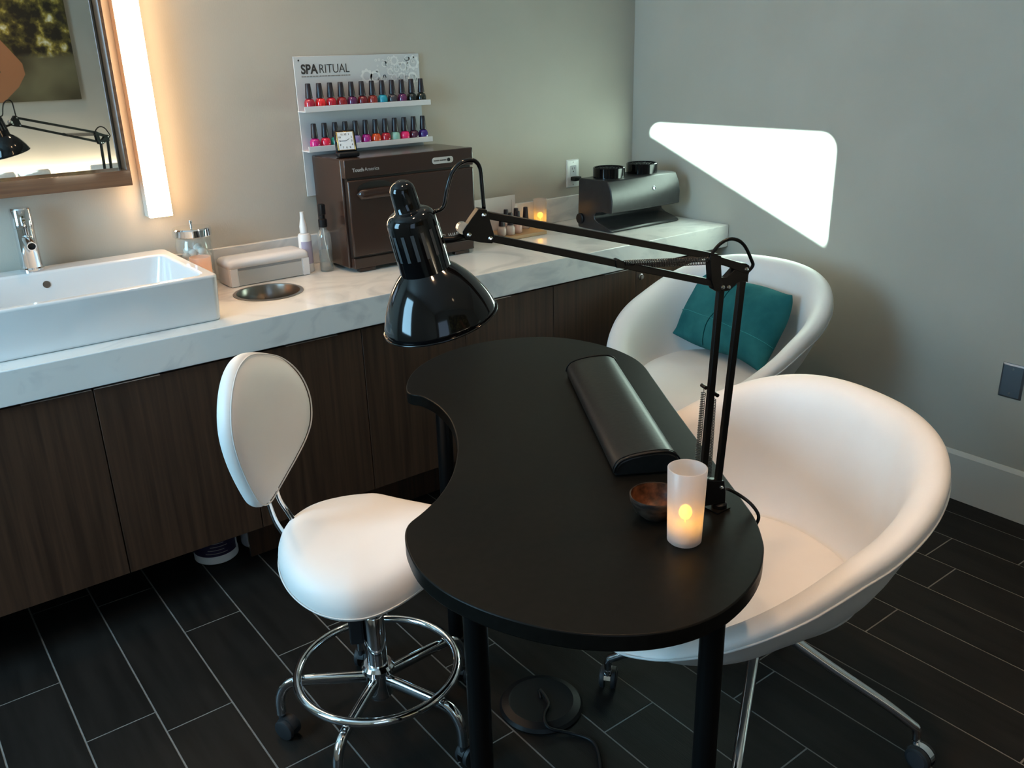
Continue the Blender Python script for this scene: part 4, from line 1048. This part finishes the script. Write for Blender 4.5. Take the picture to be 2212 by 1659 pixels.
# =================================================================== TUB CHAIRS
CA, CB_, ZB, ZF, KE, EE = 0.356, 0.375, 0.819, 0.370, 0.559, 2.402
def rim_xy(th):
    c, s = math.cos(th), math.sin(th)
    return (math.copysign(CA * abs(c) ** (2 / EE), c), math.copysign(CB_ * abs(s) ** (2 / EE), s))
def rim_z(th): return ZF + (ZB - ZF) * ((1 - math.cos(th)) / 2) ** KE
def tub_chair(loc, heading, label, base_off=(0, 0), base_rot=0.0):
    ch = thing('tub_chair', label, 'chair', loc, heading, 'white tub chairs on chrome castor bases')
    n = 64; rings = []
    SECT = 15
    cols = []
    for i in range(n):
        th = 2 * PI * (i + 0.5) / n
        X, Y = rim_xy(th); R = math.hypot(X, Y); ux, uy = X / R, Y / R; zr = rim_z(th); g = max(0.0, min(1.0, (zr - 0.42) / 0.2)); zb_ = 0.378 - 0.032 * (1 - g); hgt = zr - zb_
        fl = min(0.415, zr - 0.004)
        g = max(0.0, min(1.0, (zr - 0.42) / 0.2))
        pts = [(0.02, 0.366), (0.12, 0.367), (0.190 + 0.06 * (1 - g), zb_ - 0.002), (R - 0.128 + 0.05 * (1 - g), zb_ + hgt * 0.16), (R - 0.070 + 0.03 * (1 - g), zb_ + hgt * 0.44), (R - 0.028, zb_ + hgt * 0.76),
               (R - 0.004, zr - 0.040 * g - 0.010), (R, zr - 0.019), (R - 0.010, zr - 0.005), (R - 0.030, zr), (R - 0.056, zr - 0.010 * g - 0.002), (R - 0.078, zr - 0.038 * g - 0.003),
               (R - 0.096, fl + (zr - fl) * 0.52), (R - 0.112, fl + (zr - fl) * 0.20), (R - 0.140, fl), (0.14, fl - 0.002 if fl > 0.40 else 0.395), (0.02, 0.400)]
        cols.append([(ux * r, uy * r, z) for r, z in pts])
    for k in range(len(cols[0])): rings.append([cols[i][k] for i in range(n)])
    b = B(); loft(b, rings)
    obj('shell', b, M['white_leather'], ch, smooth=True, sub=1)
    # piping along the outer edge
    b = B(); pp = []
    for i in range(128):
        th = 2 * PI * i / 128; X, Y = rim_xy(th); R = math.hypot(X, Y); zr = rim_z(th)
        pp.append((X * (R - 0.003) / R, Y * (R - 0.003) / R, zr - 0.016 - 0.024 * max(0.0, min(1.0, (zr - 0.42) / 0.2))))
    tube(b, pp, 0.0028, 6, True); obj('piping', b, M['white_piping'], ch, smooth=True)
    # seat cushion
    b = B(); rings = []
    for t, z in ((0.05, 0.470), (0.5, 0.469), (0.80, 0.465), (0.93, 0.458), (0.985, 0.447), (1.0, 0.435), (0.985, 0.421), (0.9, 0.414)):
        ring = []
        for i in range(48):
            th = 2 * PI * i / 48; X, Y = rim_xy(th)
            kx = 0.80 if X > 0 else 0.66
            ring.append((X * kx * t, Y * 0.66 * t, z - 0.05 * max(0, X / CA) ** 3 * t))
        rings.append(ring)
    loft(b, rings); obj('seat_cushion', b, M['white_leather'], ch, smooth=True, sub=1)
    # base
    hx, hy = base_off
    b = B(); lathe(b, [(0.0, 0.342), (0.075, 0.342), (0.085, 0.350), (0.085, 0.3655), (0.0, 0.3655)], 32, (hx, hy, 0)); autosmooth(obj('seat_plate', b, M['chrome'], ch))
    b = B(); lathe(b, [(0.0, 0.275), (0.030, 0.275), (0.034, 0.282), (0.034, 0.335), (0.022, 0.3415), (0.0, 0.3415)], 28, (hx, hy, 0)); autosmooth(obj('hub', b, M['chrome'], ch))
    for k in range(4):
        A = base_rot + PI / 4 + k * PI / 2; u = Vector((math.cos(A), math.sin(A), 0)); s = Vector((-u.y, u.x, 0)); H = Vector((hx, hy, 0))
        path = spline([H + u * 0.02 + Vector((0, 0, 0.302)), H + u * 0.15 + Vector((0, 0, 0.222)), H + u * 0.28 + Vector((0, 0, 0.150)), H + u * 0.345 + Vector((0, 0, 0.108)), H + u * 0.360 + Vector((0, 0, 0.095)), H + u * 0.362 + Vector((0, 0, 0.066))], 5)
        b = B(); tube(b, path, 0.0115, 10, rad=[0.0135 - 0.004 * i / len(path) for i in range(len(path))])
        obj('leg', b, M['chrome'], ch, smooth=True)
        sw_ = A + (2.2, 2.6, 0.9, 1.7)[k]
        pc_ = H + u * 0.362 - Vector((math.cos(sw_), math.sin(sw_), 0)) * 0.0160
        caster(ch, (pc_.x, pc_.y, 0.0006), sw_, r=0.029, w=0.042, hoodm=M['chrome'], capm=M['wheel_grey'], stem_z=0.070)
    return ch
h1, h2 = 2.897, 3.224
c1 = (-1.532, -1.916); hub1 = (-1.490, -1.945)
dx, dy = hub1[0] - c1[0], hub1[1] - c1[1]
ox, oy = dx * math.cos(-h1) - dy * math.sin(-h1), dx * math.sin(-h1) + dy * math.cos(-h1)
tub_chair((c1[0], c1[1], 0), h1, 'empty white tub chair nearest the camera, pushed under the table', (ox, oy), 0.0)
tub_chair((-0.585, -1.024, 0), h2, 'white tub chair in the corner holding the teal pillow', (-0.03, 0), 0.25)

# teal pillow
PC = Vector((-0.440, -0.980, 0.615)); PW = Vector((-0.10, -1.0, -0.03)).normalized(); PU = Vector((0.62, -0.05, 0.78)); PU = (PU - PW * PU.dot(PW)).normalized(); PN = PW.cross(PU).normalized(); PU = (PU - PW * 0.16)
if PN.x > 0: PN = -PN
pw = thing('throw_pillow', 'teal suede rectangular pillow leaning inside the corner tub chair', 'pillow', PC)
def pil(u, v, side):
    hw, hh, th = 0.240, 0.154, 0.072
    e = (1 - abs(u) ** 2.6) * (1 - abs(v) ** 2.6)
    pinch = 1 - 0.055 * (1 - abs(v) ** 2) * (abs(u) ** 3); pv = 1 - 0.07 * (1 - abs(u) ** 2) * (abs(v) ** 3)
    wr = 0.006 * math.sin(5.0 * u + 3.2 * v + 0.6) * math.sin(4.1 * v - 2.3 * u) + 0.004 * math.sin(9.0 * u - 6.0 * v)
    ear = 0.030 * (abs(u) * abs(v)) ** 6
    return PW * (hw * u * pinch + 0.008 * math.sin(3.1 * v + u) * abs(u) ** 3) + PU * (hh * v * pv + 0.007 * math.sin(4.3 * u) * abs(v) ** 3) + PN * (side * th * max(e, 0) ** 0.5 + wr * e + ear * (1 if u * v > 0 else -0.4))
b = B(); n, m_ = 24, 18; g = {}
for sd_ in (1, -1):
    for i in range(n + 1):
        for j in range(m_ + 1):
            u = -1 + 2 * i / n; v = -1 + 2 * j / m_
            edge = i in (0, n) or j in (0, m_)
            if edge and sd_ == -1: g[(sd_, i, j)] = g[(1, i, j)]; continue
            g[(sd_, i, j)] = b.verts.new(pil(u, v, sd_))
    for i in range(n):
        for j in range(m_):
            f = [g[(sd_, i, j)], g[(sd_, i + 1, j)], g[(sd_, i + 1, j + 1)], g[(sd_, i, j + 1)]]
            b.faces.new(f if sd_ == 1 else f[::-1])
cov = obj('cover', b, M['teal'], pw, smooth=True, sub=1)
for (u0, v0, u1, v1), mm, r_ in (((-1.0, -0.28, 1.0, -0.36), M['teal_thread'], 0.0010), ((0.05, 0.98, -0.22, -0.95), M['teal_dark'], 0.0016)):
    b = B(); tube(b, [pil(u0 + (u1 - u0) * i / 30, v0 + (v1 - v0) * i / 30, 1) + PN * 0.0006 for i in range(31)], r_, 5); obj('seam', b, mm, cov, smooth=True)

# =================================================================== CEILING LIGHTS
spots = [(-1.30, -1.00, 'ceiling downlight above the corner tub chair'), (-1.95, -0.50, 'ceiling downlight above the counter by the sink'), (-1.62, -2.10, 'ceiling downlight above the near tub chair'), (-2.60, -2.30, 'ceiling downlight beside the near table end'), (-2.0, -3.60, 'ceiling downlight by the wall with the canvas picture')]
for x, y, lab in spots:
    d = thing('downlight', 'round recessed ' + lab, 'ceiling light', (x, y, RZ), 0, 'recessed ceiling downlights')
    b = B(); lathe(b, [(0.062, -0.0005), (0.075, -0.0005), (0.075, -0.004), (0.060, -0.006), (0.055, -0.001)], 36, cap0=False, cap1=False); autosmooth(obj('trim_ring', b, M['trim'], d))
    b = B(); lathe(b, [(0.0, -0.002), (0.056, -0.002)], 32, cap0=False, cap1=False); obj('lens', b, M['lens'], d)
    l = bpy.data.lights.new('downlight_lamp', 'SPOT'); l.energy = DOWNLIGHT_W * (2.4 if 'near tub chair' in lab else 0.55 if 'corner' in lab else 1.05 if 'sink' in lab else 1.6 if 'beside' in lab else 1.0); l.color = WARM; l.spot_size = math.radians(66 if 'near tub chair' in lab else 96); l.spot_blend = 0.7; l.shadow_soft_size = 0.05
    lo_ = bpy.data.objects.new('downlight_lamp', l); COL.objects.link(lo_); lo_.parent = d; lo_.location = (0, 0, -0.02)

# =================================================================== OPPOSITE WALL (seen in the mirror)
cv = thing('canvas_picture', 'large unframed canvas photograph of sunlit foliage on the opposite wall', 'picture', (-2.2, RY, 1.32))
b = box(B(), -3.02, -1.405, RY + 0.001, RY + 0.035, 1.322, 2.42); o = obj('canvas', b, M['canvas'], None); o.data.transform(Matrix.Translation((2.2, -RY, -1.32))); o.parent = cv
b = B(); prism(b, [(-2.14, 2.10), (-2.02, 2.10), (-1.90, 1.80), (-1.80, 1.66), (-1.74, 1.57), (-1.735, 1.50), (-1.79, 1.42), (-1.90, 1.325), (-2.10, 1.325), (-1.97, 1.42), (-1.88, 1.52), (-1.99, 1.72)], (0, 0.001, 0), (0, RY + 0.0357, 0))
o = obj('printed_figure', b, M['skin_print'], None); o.data.transform(Matrix.Translation((2.2, -RY, -1.32))); o.parent = cv
cr = thing('credenza', 'low walnut credenza against the opposite wall under the canvas', 'cabinet', (-1.9, RY + 0.22, 0))
obj('body', box(B(), -1.0, 0.9, -0.215, 0.215, 0.06, 0.80), M['walnut'], cr, bevel=0.002)
for i in range(4): obj('door', box(B(), -0.995 + 0.4725 * i, -0.530 + 0.4725 * i, 0.2155, 0.233, 0.07, 0.78), M['walnut'], cr, bevel=0.001)
obj('plinth', box(B(), -0.95, 0.85, -0.20, 0.18, 0.0006, 0.0595), M['dark'], cr)
lb_ = thing('ledge_light', 'slim glowing light bar lying along the back of the credenza', 'light', (-1.75, RY + 0.05, 0.8005))
obj('diffuser', box(B(), -0.62, 0.55, -0.02, 0.02, 0.006, 0.016), M['led'], lb_); obj('channel', box(B(), -0.63, 0.56, -0.024, 0.024, 0.0, 0.0055), M['steel'], lb_)
for x, n_ in ((-2.05, 'leftmost'), (-1.83, 'middle'), (-1.36, 'rightmost')):
    tl = thing('rolled_towel', n_ + ' rolled white towel on the credenza of the opposite wall', 'towel', (x, RY + 0.15, 0.8005), 0, 'rolled towels on the credenza')
    b = B(); lathe(b, [(0.0, -0.10), (0.030, -0.10), (0.037, -0.093), (0.038, 0.093), (0.031, 0.10), (0.0, 0.10)], 28, (0, 0, 0.038), (1, 0, 0)); obj('roll', b, M['towel'], tl, smooth=True)
    b = B(); pts = []
    for i in range(60):
        a = i * 0.35; r_ = 0.006 + 0.0015 * a; pts.append((0.101, r_ * math.cos(a), 0.038 + r_ * math.sin(a)))
    tube(b, [p for p in pts if math.hypot(p[1], p[2] - 0.038) < 0.034], 0.0018, 5); obj('spiral_edge', b, M['towel'], tl, smooth=True)
